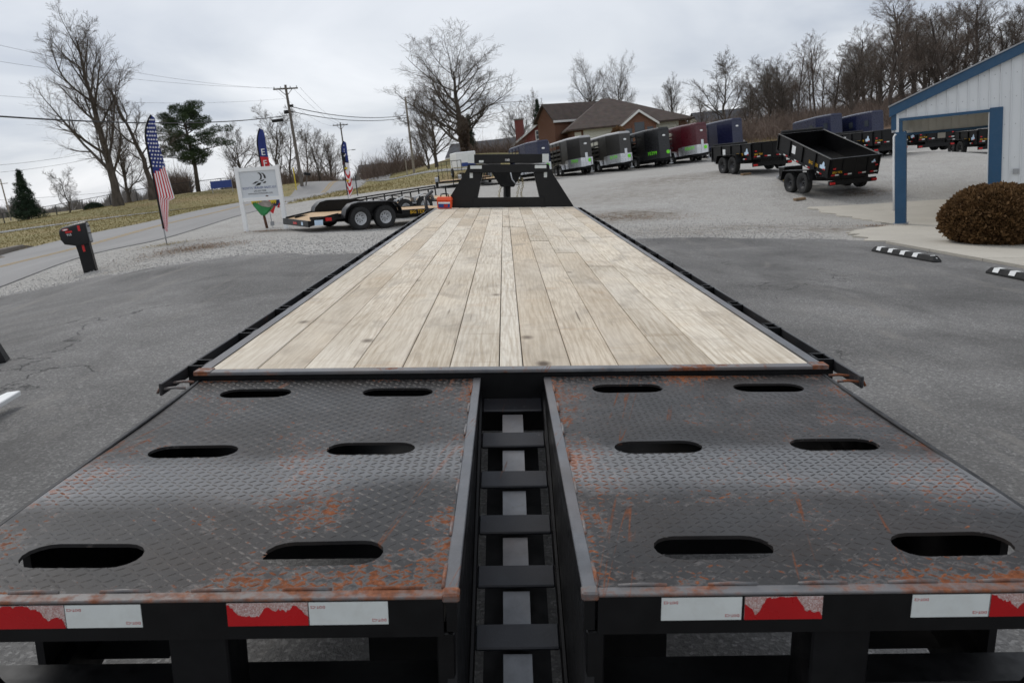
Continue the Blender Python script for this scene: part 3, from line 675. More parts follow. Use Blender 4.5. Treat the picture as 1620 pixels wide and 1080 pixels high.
# --- ramps
PZ = -.036
def und(x, y): return .0035*math.sin((y+.2)*4.6+.6*math.sin(x*2.3))+.0018*math.sin(x*5+y*3)
SLOT_Y = [(-.222, .052), (-.862, .052), (-1.532, .056)]
from mathutils.geometry import delaunay_2d_cdt
for s in (-1, 1):
    x0, x1 = .155, 1.245; Y0, Y1 = -.045, -1.70
    slots = [(cx_, cy_) for cx_ in (.437, .975) for cy_, _ in SLOT_Y]; HL, SR = .134, .0565
    def slot_loop(c, n=9, g_=0):
        pts = []
        for i in range(n): a = -math.pi/2+math.pi*i/(n-1); pts.append((c[0]+HL-SR+(SR+g_)*math.cos(a), c[1]+(SR+g_)*math.sin(a)))
        for i in range(n): a = math.pi/2+math.pi*i/(n-1); pts.append((c[0]-HL+SR+(SR+g_)*math.cos(a), c[1]+(SR+g_)*math.sin(a)))
        return pts
    def insl(x, y, g_=0):
        for c in slots:
            dx_ = max(abs(x-c[0])-(HL-SR), 0); dy_ = y-c[1]
            if dx_*dx_+dy_*dy_ < (SR+g_)**2: return True
        return False
    vv_ = []; ee = []
    def loop(pts):
        n0 = len(vv_); vv_.extend(pts); ee.extend([(n0+i, n0+(i+1) % len(pts)) for i in range(len(pts))])
    nb = 24
    loop([(x0+(x1-x0)*i/nb, Y1) for i in range(nb)]+[(x1, Y1+(Y0-Y1)*i/40) for i in range(40)]+[(x1-(x1-x0)*i/nb, Y0) for i in range(nb)]+[(x0, Y0-(Y0-Y1)*i/40) for i in range(40)])
    for c in slots: loop(slot_loop(c))
    for i in range(1, nb):
        for j in range(1, 40):
            x, y = x0+(x1-x0)*i/nb, Y0+(Y1-Y0)*j/40
            if not insl(x, y, .012): vv_.append((x, y))
    rv, re_, rf, *_ = delaunay_2d_cdt([Vector(p) for p in vv_], ee, [], 0, 1e-5)
    q = MB(); q.v = [(s*p.x, p.y, PZ+und(s*p.x, p.y)) for p in rv]
    q.f = [tuple(f) for f in rf if not insl(sum(rv[i].x for i in f)/len(f), sum(rv[i].y for i in f)/len(f))]
    for c in slots:
        lp = slot_loop(c); top = [(s*x, y, PZ+und(s*x, y)) for x, y in lp]; n_ = len(lp)
        q.add(top+[(x, y, z-.009) for x, y, z in top], [(i, (i+1) % n_, n_+(i+1) % n_, n_+i) for i in range(n_)])
    ramp = q.build('ramp_plate', 'plate', T, smooth='auto')
    # raised lugs
    sp = .0240; V = []; Fc = []; rr = random.Random(2+s)
    base = [(-1, 0, 0), (-.45, -1, 0), (.45, -1, 0), (1, 0, 0), (.45, 1, 0), (-.45, 1, 0), (-.42, 0, 1), (.42, 0, 1)]
    fb = [(0, 1, 6), (1, 2, 7, 6), (2, 3, 7), (3, 4, 7), (4, 5, 6, 7), (5, 0, 6)]
    ny_, nx_ = int(1.65/sp), int(1.09/sp)
    for j in range(ny_):
        for i in range(nx_):
            x = x0+.012+i*sp+(0 if j % 2 else 0); y = Y0-.014-j*sp
            if x > x1-.008 or insl(x, y, .004): continue
            a = (1 if (i+j) % 2 else -1)*.68+rr.uniform(-.04, .04); L_, W_, H_ = .0146*rr.uniform(.92, 1.05), .0042, .0014
            ca, sa = math.cos(a), math.sin(a); n0 = len(V)
            for bx, by, bz in base: V.append((s*x+(bx*ca*L_-by*sa*W_), y+(bx*sa*L_+by*ca*W_), PZ+und(s*x, y)+bz*H_-.0003))
            Fc += [tuple(k+n0 for k in f) for f in fb]
    q = MB(); q.v = V; q.f = Fc
    lg = q.build('tread_lug', 'lug', T, smooth=False, normals=False); lg['kind'] = 'stuff'
    # frame round the plate
    q = MB(); q.box(s*.126, s*.1555, Y1-.03, Y0, PZ-.007, PZ+.004); q.build('ramp_inner_bar', 'steelclean', T, bevel=.002)
    q = MB(); q.box(s*.128, s*.15, Y1-.029, Y0, -.115, PZ-.0075); q.build('ramp_inner_rail', 'black', T)
    q = MB(); q.box(s*1.2445, s*1.262, Y1-.03, Y0, -.115, PZ+.004); q.build('ramp_outer_bar', 'frame', T, bevel=.003)
    q = MB(); q.box(s*.1558, s*1.244, Y1-.032, Y1-.0005, PZ-.006, PZ+.001); q.build('ramp_rear_lip', 'steelrust', T, bevel=.002)
    q = MB(); q.box(s*.123, s*.158, Y1-.033, Y1+.0, PZ-.014, PZ+.006); q.build('corner_gusset', 'steelrust', T, bevel=.004)
    # weld beads along the lip
    for k in range(6):
        q = MB(); xa = .2+k*.185; q.tube([(s*xa, Y1+.002, PZ+.001), (s*(xa+.05), Y1+.003, PZ+.003), (s*(xa+.1), Y1+.002, PZ+.001)], .0045, 6); q.build('weld_bead', 'steelrust', T, smooth=True)
    for k in range(7):
        q = MB(); ya = -.16-k*.24; q.tube([(s*.157, ya, PZ+.002), (s*.158, ya-.05, PZ+.004), (s*.157, ya-.1, PZ+.002)], .0045, 6); q.build('weld_bead', 'steelrust', T, smooth=True)
    q = MB(); q.box(s*.1558, s*1.244, Y1-.0295, Y1-.018, -.125, PZ-.0065); q.build('ramp_rear_face', 'black', T)
    # stiffeners under the plate
    q = MB()
    for yy in (-.5, -1.2): q.box(s*.158, s*1.243, yy-.03, yy+.03, -.115, PZ-.011)
    for xx in (.68, .72): q.box(s*xx, s*(xx+.008), -1.7, -.06, -.11, PZ-.0115)
    q.build('ramp_stiffener', 'frame', T)
    # foot post of the ramp and inner post
    q = MB(); q.box(s*.6, s*.72, Y1-.0165, Y1+.1, -.86, -.126); q.build('ramp_foot', 'frame', T, bevel=.004)
    q = MB(); q.box(s*.135, s*.172, Y1-.0165, Y1+.03, -.8, -.1265); q.build('ramp_post', 'black', T, bevel=.003)
    q = MB(); q.beam((s*1.23, -1.72, -.12), (s*1.0, -1.62, -.62), .06, .1); q.build('ramp_brace', 'frame', T)
    q = MB(); q.add([(s*.165, -.04, -.15), (s*1.2, -.04, -.15), (s*1.2, -.82, -.416), (s*.165, -.82, -.416)], [(0, 1, 2, 3)]); q.build('slot_blackout_sheet', 'blackmatt', T)  # dark sheet added below the ramp so its slots look black
    q = MB(); q.prism([(s*1.205, -.04, -.12), (s*1.205, -1.35, -.12), (s*1.205, -1.35, -.5), (s*1.205, -.04, -.2)], (s*.02, 0, 0)); q.build('tail_side_plate', 'blackmatt', T)
    q = MB(); q.add([(s*.95, -.821, -.416), (s*1.2, -.821, -.416), (s*1.2, -1.22, -.5), (s*.95, -1.22, -.5)], [(0, 1, 2, 3)]); q.build('slot_blackout_strip', 'blackmatt', T)  # added dark strip, carries the blackness on under the outer slots
    q = MB(); q.box(s*.2, s*.4, -1.25, -.83, -.5, -.42); q.build('slot_blackout_block', 'blackmatt', T)  # added dark block, blackens part of the view through the inner slots
    # tail beams
    q = MB(); q.beam((s*1.19, -.04, -.2), (s*1.19, -1.9, -.66), .05, .14); q.build('tail_beam', 'frame', T)
# lower rear beam (end of the dovetail)
for s in (-1, 1):
    q = MB(); q.box(s*.155, s*1.24, -1.62, -1.50, -.47, -.325); q.build('rear_bumper', 'frame', T, bevel=.006)
    q = MB(); q.box(s*.155, s*1.24, -1.635, -1.6205, -.355, -.325); q.build('bumper_flange', 'frame', T, bevel=.003)
# tape on the rear face: (px0, px1, colour) measured along the lip
TORN = {0: [(0, 1), (.5, 1), (.62, .85), (.75, .45), (.85, .35), (.95, .5), (1, .1)], 1: [(0, .95), (.1, .6), (.25, .4), (.38, .45), (.5, .8), (.7, .6), (.8, .85), (.9, .75), (1, .45)],
        2: [(0, .7), (.15, .25), (.22, .55), (.3, 1), (.65, 1), (.72, .7), (.8, .4), (.9, .25), (.97, .35), (1, .1)], 3: [(0, 1), (.15, .8), (.35, .4), (.5, .7), (.7, .5), (1, .6)]}
def tapes(row, pyT, pyB):
    Yp = -1.70-.0305
    for px0, px1, colr in row:
        a = tpl(px0, pyT, 1, Yp); b_ = tpl(px1, pyT, 1, Yp); zt = PZ-.0085; zb = zt-.05
        q = MB(); q.box(a[0]+.001, b_[0]-.001, Yp-.0008, Yp+.0008, zb, zt); o = q.build('tape_white' if colr == 'w' else 'tape_backing', 'tapewhite' if colr == 'w' else 'tapeback', T)
        if colr == 'r':
            rr = random.Random(int(px0)); n_ = 44; top = []; pf = TORN[int(px0) % 4]
            for i in range(n_+1):
                u = i/n_; top.append((a[0]+.001+(b_[0]-a[0]-.002)*u, zb+(zt-zb)*(np.interp(u, [k_[0] for k_ in pf], [k_[1] for k_ in pf])+rr.uniform(-.06, .06)+.05*math.sin(u*31))))
            top = [(x, max(zb+.001, min(z, zt))) for x, z in top]
            pts = [(a[0]+.001, zb), (b_[0]-.001, zb)]+top[::-1]
            q = MB(); q.prism([(x, Yp-.0011, z) for x, z in pts], (0, -.0006, 0)); q.build('tape_red', 'tapered', T)
        else:
            for u, vz in ((.12, .8), (.88, .2)):
                text('DOT-C2', .008, 'tapered', T, face_mat((a[0]+(b_[0]-a[0])*u, Yp-.0012, zb+.05*vz), (-1, 0, 0), (0, 0, -1)) @ Matrix.Rotation(0, 4, 'X'), 'tape_marking', .0002)
tapes([(-24, 100, 'r'), (100, 222, 'w'), (357, 487, 'r'), (487, 614, 'w')], 950, 980)
tapes([(1046, 1175, 'w'), (1178, 1303, 'r'), (1443, 1567, 'w'), (1567, 1690, 'r')], 945, 975)
# dovetail ladder between the ramps: plane z = -.11 + .34 Y
sl_ = .34; dn = math.sqrt(1+sl_*sl_)
for s in (-1, 1):
    q = MB(); q.beam((s*.125, -.036, -.115), (s*.125, -1.95, -.115-1.914*sl_), .012, .06); q.build('ladder_rail', 'black', T, bevel=.002)
    q = MB(); q.prism([(s*.132, -.05, -.117), (s*.132, -1.68, -.117), (s*.132, -1.9, -.8), (s*.132, -.05, -.2)], (s*.02, 0, 0)); q.build('ladder_side_plate', 'blackmatt', T)
yl = [-.09+.028, ]
for k in range(8):
    yc = -.075-k*.2125; zc = -.115+yc*sl_
    q = MB(); e = .046
    q.beam((-.118, yc, zc), (.118, yc, zc), .086, .014, up=(0, -sl_, 1)); q.build('ladder_slat', 'ladder', T, bevel=.004)
    if k:
        q = MB(); y2 = yc+.2125; q.beam((0, y2-.0425, -.122+(y2-.0425)*sl_-.008), (0, yc+.0425, -.122+(yc+.0425)*sl_-.008), .08, .01); q.build('centre_strip', 'ladderstrip', T)
q = MB(); q.add([(-.1, -.04, -.3), (.1, -.04, -.3), (.1, -1.3, -.7), (-.1, -1.3, -.7)], [(0, 1, 2, 3)]); q.build('ladder_shade_sheet', 'blackmatt', T)  # black sheet added in place of the shade between the slats
# gooseneck at the front
Yg = 11.74
def gk(px, py, Y=Yg): p = tpl(px, py, 1, Y); return p[0], p[2]
cxg = (gk(740, 250)[0]+gk(868, 250)[0])/2
z_top = gk(805, 244)[1]; z_b1 = gk(805, 258)[1]; z_b2t = gk(805, 260)[1]; z_b2 = gk(805, 273)[1]; z_sill = gk(805, 312)[1]; z_in = gk(805, 276)[1]
h_o = (gk(868, 250)[0]-gk(740, 250)[0])/2; h_it = (gk(845, 276)[0]-gk(760, 276)[0])/2; h_ib = (gk(858, 312)[0]-gk(750, 312)[0])/2; h_base = gk(908, 326)[0]-cxg
for s in (-1, 1):
    X = lambda h: cxg+s*h
    q = MB(); q.prism([(X(h_ib), Yg, .002), (X(h_base), Yg, .002), (X(h_o+.02), Yg, z_b2+.06), (X(h_o), Yg, z_b2t), (X(h_o-.14), Yg, z_b2t), (X(h_it), Yg, z_in)], (0, .03, 0)); q.build('gooseneck_gusset', 'black', T)
    q = MB(); q.beam((X(h_ib+.03), Yg+.2, .0), (X(h_it+.03), Yg+.35, z_b2), .09, .34, up=(0, 1, 0)); q.build('gooseneck_riser', 'black', T)
    q = MB(); q.beam((X(h_o-.1), Yg+.1, (z_top+z_b1)/2), (X(.22), Yg+2.6, (z_top+z_b1)/2-.05), .14, z_top-z_b1); q.build('neck_beam', 'black', T)
    # white conspicuity tape
    q = MB(); q.box(min(X(h_o), X(h_o-.115)), max(X(h_o), X(h_o-.115)), Yg-.036, Yg-.0325, z_b1+.004, z_top); q.build('tape_white', 'tapewhite', T)
    q = MB(); q.box(min(X(h_o-.045), X(h_o-.25)), max(X(h_o-.045), X(h_o-.25)), Yg-.066, Yg-.062, z_b2+.07, z_b2+.125); q.build('tape_white', 'tapewhite', T)
    q = MB(); q.box(min(X(h_o-.03), X(h_o-.085)), max(X(h_o-.03), X(h_o-.085)), Yg-.006, Yg-.002, z_b2-.09, z_b2t-.04); q.build('tape_white', 'tapewhite', T)
q = MB(); q.box(cxg-h_o, cxg+h_o, Yg-.03, Yg+.16, z_b1, z_top); q.build('neck_top_beam', 'black', T, bevel=.008)
q = MB(); q.box(cxg-h_o+.03, cxg+h_o-.03, Yg-.06, Yg-.031, z_b2, z_b2t); q.build('neck_cross_beam', 'black', T, bevel=.006)
q = MB(); q.box(cxg-h_ib-.02, cxg+h_ib+.02, Yg-.05, Yg-.003, .003, z_sill); q.build('neck_sill', 'black', T, bevel=.006)
text('188', .06, 'text_white', T, face_mat((cxg-.02, Yg-.034, z_b1+.05), (1, 0, 0), (0, 0, 1)), 'decal_lettering')
q = MB(); q.box(cxg-.52, cxg-.44, Yg-.034, Yg-.031, z_b1+.01, z_b1+.05); q.build('decal', 'tapewhite', T)
# coupler, jack, chains, cable
q = MB(); q.prism([(cxg-.33, Yg+1.6, z_in+.02), (cxg+.28, Yg+1.6, z_in+.02), (cxg+.12, Yg+1.6, z_in-.27), (cxg-.14, Yg+1.6, z_in-.27)], (0, .5, 0)); q.build('coupler_plate', 'black', T, bevel=.01)
q = MB(); q.cyl((cxg-.02, Yg+1.9, z_in-.2), (cxg-.02, Yg+1.9, -.35), .075, n=14); q.cyl((cxg-.02, Yg+1.9, -.35), (cxg-.02, Yg+1.9, -1.0), .055, n=12); q.box(cxg-.14, cxg+.1, Yg+1.78, Yg+2.02, -1.03, -1.0); q.build('jack', 'black', T)
for xo, lo in ((-.16, -.5), (.2, -.56), (.28, -.46)):
    q = MB()
    for k in range(11):
        z = z_in-.12-k*(abs(lo)-.02)/11*.9; a = (k % 2)*math.pi/2
        pts = [(cxg+xo+.018*math.cos(t_)*math.cos(a)+.02*math.sin(k*.6), Yg+1.7+.018*math.cos(t_)*math.sin(a), z+.03*math.sin(t_)) for t_ in np.linspace(0, 2*math.pi, 9)]
        q.tube(pts, .006, 5)
    q.build('safety_chain', 'chain', T)
q = MB(); q.tube([(cxg+.05, Yg+1.4, z_in+.02), (cxg+.08, Yg+1.4, z_in-.12), (cxg+.16, Yg+1.4, z_in-.22), (cxg+.26, Yg+1.4, z_in-.2)], .012, 6); q.build('breakaway_cable', 'alu', T, smooth=True)
q = MB(); q.tube([(cxg+.55, Yg+.6, z_b2), (cxg+.6, Yg+.6, z_in-.15), (cxg+.63, Yg+.6, -.1)], .014, 6); q.build('wiring_loom', 'rubber', T, smooth=True)
q = MB(); q.tube([(-1.27, 10.9, -.1), (-1.36, 11.0, .05), (-1.4, 11.2, .2), (-1.3, 11.5, .3)], .03, 8); q.build('grab_handle', 'black', T, smooth=True)

# tool box on the deck
a = tpl(696, 327, 2, 0); b_ = tpl(720, 327, 2, 0); wbx = b_[0]-a[0]; cxb = (a[0]+b_[0])/2; Yb = 11.45
B = thing('tool_box', 'small orange plastic tool box at the front left of the deck', 'tool box', mat=TMAT @ Matrix.Translation((cxb, Yb, .004)) @ Matrix.Rotation(rad(-4), 4, 'Z'))
h = wbx/2*.97
q = MB(); q.add([(-h*.86, -.07, 0), (h*.86, -.07, 0), (h*.86, .07, 0), (-h*.86, .07, 0), (-h*.95, -.085, .14), (h*.95, -.085, .14), (h*.95, .085, .14), (-h*.95, .085, .14)], [(3, 2, 1, 0), (0, 1, 5, 4), (1, 2, 6, 5), (2, 3, 7, 6), (3, 0, 4, 7), (4, 5, 6, 7)]); q.build('body', 'orange', B, bevel=.01)
q = MB(); q.add([(-h, -.09, .1405), (h, -.09, .1405), (h, .09, .1405), (-h, .09, .1405), (-h*.88, -.07, .205), (h*.88, -.07, .205), (h*.88, .07, .205), (-h*.88, .07, .205)], [(3, 2, 1, 0), (0, 1, 5, 4), (1, 2, 6, 5), (2, 3, 7, 6), (3, 0, 4, 7), (4, 5, 6, 7)]); q.build('lid', 'orange', B, bevel=.01)
q = MB(); q.tube([(-.07, 0, .205), (-.06, 0, .25), (0, 0, .26), (.06, 0, .25), (.07, 0, .205)], .011, 6); q.build('handle', 'rubber', B, smooth=True)
lab = MB(); lab.prism([(-h*.72, -.0775, .02), (h*.72, -.0775, .02), (h*.76, -.0865, .118), (-h*.76, -.0865, .118)], (0, -.003, 0)); lo = lab.build('paper_label', 'text_blue', B)
q = MB(); q.prism([(-h*.745, -.0856, .088), (h*.745, -.0856, .088), (h*.76, -.0888, .118), (-h*.76, -.0888, .118)], (0, -.003, 0)); q.build('label_header', 'white', lo)
q = MB(); q.prism([(-h*.05, -.083, .03), (h*.45, -.083, .03), (h*.47, -.0875, .08), (-h*.03, -.0875, .08)], (0, -.002, 0)); q.build('label_picture', 'red', lo)

# ================================================================ BUILDING WITH BLUE TRIM
BA = rad(-31)
b0 = onlot(1418, 356.5); BZ = gz(b0[0], b0[1])+.04
BL = thing('carport_building', 'white ribbed metal building with blue trim and an open carport corner', 'building', (b0[0], b0[1], BZ), BA)
HE = 2.68                                   # header underside
def roofz(x): return 2.86+.4*x if x < 3.1 else 2.86+.4*3.1+.66*(x-3.1)
def header(x): return HE-.02
OPW = 2.1
# wall panels on the front: strips between ribs
xr = -.0; step = .228; k = 0
while xr < 9.0:
    xa, xb = xr, xr+step
    zlo_a = header(xa) if xb <= OPW+.03 else 0.
    q = MB(); zt0, zt1 = roofz(xa)-.02, roofz(xb)-.02
    q.prism([(xa+.03, 0, zlo_a), (xb, 0, zlo_a), (xb, 0, zt1), (xa+.03, 0, zt0)], (0, .03, 0))
    q.prism([(xa, -.018, zlo_a), (xa+.01, -.03, zlo_a), (xa+.02, -.03, zlo_a), (xa+.03, -.018, zlo_a), (xa+.03, -.018, zt0), (xa+.02, -.03, zt0), (xa+.01, -.03, zt0), (xa, -.018, zt0)], (0, .04, 0))
    q.build('wall_panel', 'panelwhite', BL); xr += step; k += 1
for zc in (.6, 1.5, 2.3, 2.95, 3.5):
    for xi_ in range(12):
        xs_ = .12+xi_*.228
        if (xs_ < OPW+.25 and zc < HE) or zc > roofz(xs_)-.1: continue
        q = MB(); q.cyl((xs_, -.001, zc), (xs_, -.006, zc), .011, n=6); q.build('screw', 'galv', BL)
q = MB(); q.box(-.08, .285, -.13, .23, .0, .02); q.build('base_plate', 'galv', BL)
# side header above the carport (left side, outside blue corner) and the carport back panel
q = MB(); q.box(-.12, -.0, -.05, .07, 2.42, 2.88); q.build('corner_trim', 'trimblue', BL)
q = MB(); q.box(-.02, .06, -.045, .02, 2.3, 2.9); q.build('corner_strip', 'panelwhite', BL)
# blue fascia following the roof
for x0, x1 in ((-.16, 3.1), (3.1, 9.2)):
    q = MB(); q.prism([(x0, -.12, roofz(x0)-.04), (x1, -.12, roofz(x1)-.04), (x1, -.12, roofz(x1)+.2), (x0, -.12, roofz(x0)+.2)], (0, .14, 0)); q.build('fascia', 'trimblue', BL)
    q = MB(); q.prism([(x0-.02, -.16, roofz(x0)+.201), (x1, -.16, roofz(x1)+.201), (x1, -.16, roofz(x1)+.235), (x0-.02, -.16, roofz(x0)+.235)], (0, 12, 0)); q.build('roof', 'galv', BL)
q = MB(); q.box(-.02, OPW+.12, -.04, -.0, HE-.05, HE+.02); q.build('header_trim', 'trimblue', BL)
q = MB(); q.box(.06, .14, -.02, .08, 2.3, HE-.051); q.build('header_end', 'trimblue', BL)
# posts
q = MB(); q.box(-.03, .235, -.08, .18, 0, 2.36); q.build('post', 'trimblue', BL, bevel=.012)
q = MB(); q.tube([(-.05, -.03, .35), (-.055, -.03, 1.2), (-.05, -.03, 2.25), (.0, -.06, 2.32)], .035, 8); q.build('downpipe', 'white', BL, smooth=True)
q = MB(); q.box(OPW-.02, OPW+.26, -.05, .16, 0, HE+.05); q.build('post', 'trimblue', BL, bevel=.008)
# carport interior: ceiling, back header with ribs, side header
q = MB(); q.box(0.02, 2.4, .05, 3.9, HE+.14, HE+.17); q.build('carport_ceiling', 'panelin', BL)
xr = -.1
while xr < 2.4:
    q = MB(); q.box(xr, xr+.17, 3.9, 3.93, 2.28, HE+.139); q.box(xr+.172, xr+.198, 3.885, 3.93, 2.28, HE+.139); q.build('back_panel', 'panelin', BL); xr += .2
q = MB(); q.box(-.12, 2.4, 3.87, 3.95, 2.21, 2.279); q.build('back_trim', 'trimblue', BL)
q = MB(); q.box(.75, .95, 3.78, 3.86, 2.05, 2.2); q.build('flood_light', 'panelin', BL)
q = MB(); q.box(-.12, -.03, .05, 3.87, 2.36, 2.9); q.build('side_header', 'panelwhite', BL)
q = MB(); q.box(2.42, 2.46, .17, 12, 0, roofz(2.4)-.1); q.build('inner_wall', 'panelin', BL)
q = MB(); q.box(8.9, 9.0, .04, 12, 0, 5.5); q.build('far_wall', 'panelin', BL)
q = MB(); q.box(2.95, 3.03, -.055, -.031, 0, 2.25); q.box(3.85, 3.93, -.055, -.031, 0, 2.25); q.box(3.03, 3.85, -.055, -.031, 2.17, 2.25); dj = q.build('door_frame', 'white', BL)
q = MB(); q.box(3.035, 3.845, -.048, -.035, 0.02, 2.165); q.build('door', 'white', BL)
q = MB(); q.box(2.6, 2.72, -.05, -.03, 1.1, 1.22); q.build('utility_box', 'galv', BL)

# brown winter shrub
def foliage_ball(name, c, r, n, size, mat, seed, flat=.8, lobes=18, parent=None):
    rs = np.random.RandomState(seed); u = rs.randn(n, 3); u /= np.linalg.norm(u, axis=1)[:, None]
    lc = rs.randn(lobes, 3); lc /= np.linalg.norm(lc, axis=1)[:, None]; lc[:, 2] = np.abs(lc[:, 2])*.9
    lob = np.max(u@lc.T, axis=1); rr = (.76+.24*np.clip((lob-.8)/.2, 0, 1))*np.power(rs.uniform(.62, 1, n), .35)*(1+.025*np.sin(u[:, 0]*23)*np.sin(u[:, 1]*19+u[:, 2]*17))
    P = u*rr[:, None]*np.array(r); P[:, 2] = np.where(P[:, 2] < -r[2]*flat, -r[2]*flat+rs.rand(n)*r[2]*.5, P[:, 2])
    d = u*.9+rs.randn(n, 3)*.45; d[:, 2] += .25; d /= np.linalg.norm(d, axis=1)[:, None]; sd = np.cross(d, rs.randn(n, 3)); sd /= np.linalg.norm(sd, axis=1)[:, None]
    L_ = size*rs.uniform(.6, 1.3, n)[:, None]; W_ = L_*.3
    V = np.stack([P-sd*W_*.4, P+sd*W_*.4, P+d*L_*.6+sd*W_, P+d*L_, P+d*L_*.6-sd*W_], 1).reshape(-1, 3)+np.array(c)
    i0 = np.arange(n)*5; Fq = np.concatenate([np.stack([i0, i0+1, i0+2], 1), np.stack([i0, i0+2, i0+4], 1), np.stack([i0+2, i0+3, i0+4], 1)])
    return link(name, npmesh(name, V, Fq), mat, parent)
p = gp(1572, 16.6)
S = thing('evergreen_shrub', 'large rounded brown winter shrub beside the concrete sidewalk', 'shrub', p)
foliage_ball('foliage', (0, 0, .5), (1.04, .92, .82), 64000, .06, 'bush', 4, flat=.6, lobes=55, parent=S)
foliage_ball('sprigs', (0, 0, .5), (1.05, .93, .84), 5000, .085, 'bush', 14, flat=.55, lobes=40, parent=S)
q = MB()
for k in range(9):
    a = k*.7; q.tube([(.05*math.cos(a), .05*math.sin(a), 0), (.2*math.cos(a), .2*math.sin(a), .3), (.5*math.cos(a), .5*math.sin(a), .8)], [.03, .022, .012], 6)
q.build('stem', 'bark', S)
core = MB(); core.lathe([(.01, .95), (.4, .85), (.6, .6), (.55, .4), (.4, .1), (.01, .05)], (0, 0, 0), axis='Z', n=20); core.build('inner_growth', 'rustbrown', S, smooth=True)

# wheel stops
def wheel_stop(pxa, pya, pxb, pyb, label):
    a = Vector(onlot(pxa, pya)); b_ = Vector(onlot(pxb, pyb)); a.z = gz(a.x, a.y)+.022; b_.z = gz(b_.x, b_.y)+.022
    d = (b_-a).normalized(); a, b_ = a, a+d*1.83
    up = Vector(TN); x = d.cross(up).normalized(); Mx = Matrix([[d[i], -x[i], up[i], a[i]] for i in range(3)]+[[0, 0, 0, 1]])
    W = thing('wheel_stop', label, 'wheel stop', group='rubber wheel stops at the sidewalk', mat=Mx)
    pr = [(-.075, 0), (.075, 0), (.075, .03), (.045, .1), (-.045, .1), (-.075, .03)]; L_ = 1.83
    vs_ = [(.0, y, z) for y, z in pr[:2]]
    q = MB(); n_ = 6
    q.add([(0, y, z) if z < .05 else (.07, y, z) for y, z in pr]+[(L_, y, z) if z < .05 else (L_-.07, y, z) for y, z in pr], [tuple(range(5, -1, -1)), tuple(range(6, 12))]+[(i, (i+1) % 6, 6+(i+1) % 6, 6+i) for i in range(6)])
    q.build('body', 'rubber', W, bevel=.006)
    for k in range(5):
        xa = .16+k*.36; q = MB()
        if k == 4: q.prism([(xa+.08, -.047, .1015), (xa+.22, -.002, .06), (xa+.08, .047, .1015)], (0, 0, .003))
        else: q.prism([(xa, -.05, .1012), (xa+.13, -.05, .1012), (xa+.13, .044, .1012), (xa, .044, .1012)], (0, 0, .002)); q.prism([(xa, -.052, .1), (xa+.13, -.052, .1), (xa+.13, -.079, .038), (xa, -.079, .038)], (0, -.002, .001)); q.prism([(xa, .052, .1), (xa+.13, .052, .1), (xa+.13, .079, .038), (xa, .079, .038)], (0, .002, .001))
        q.build('stripe', 'white', W)
wheel_stop(1384, 399, 1490, 418.5, 'black rubber wheel stop with white stripes, wholly in view')
wheel_stop(1566, 434, 1692, 460, 'black rubber wheel stop with white stripes, cut off at the right edge')

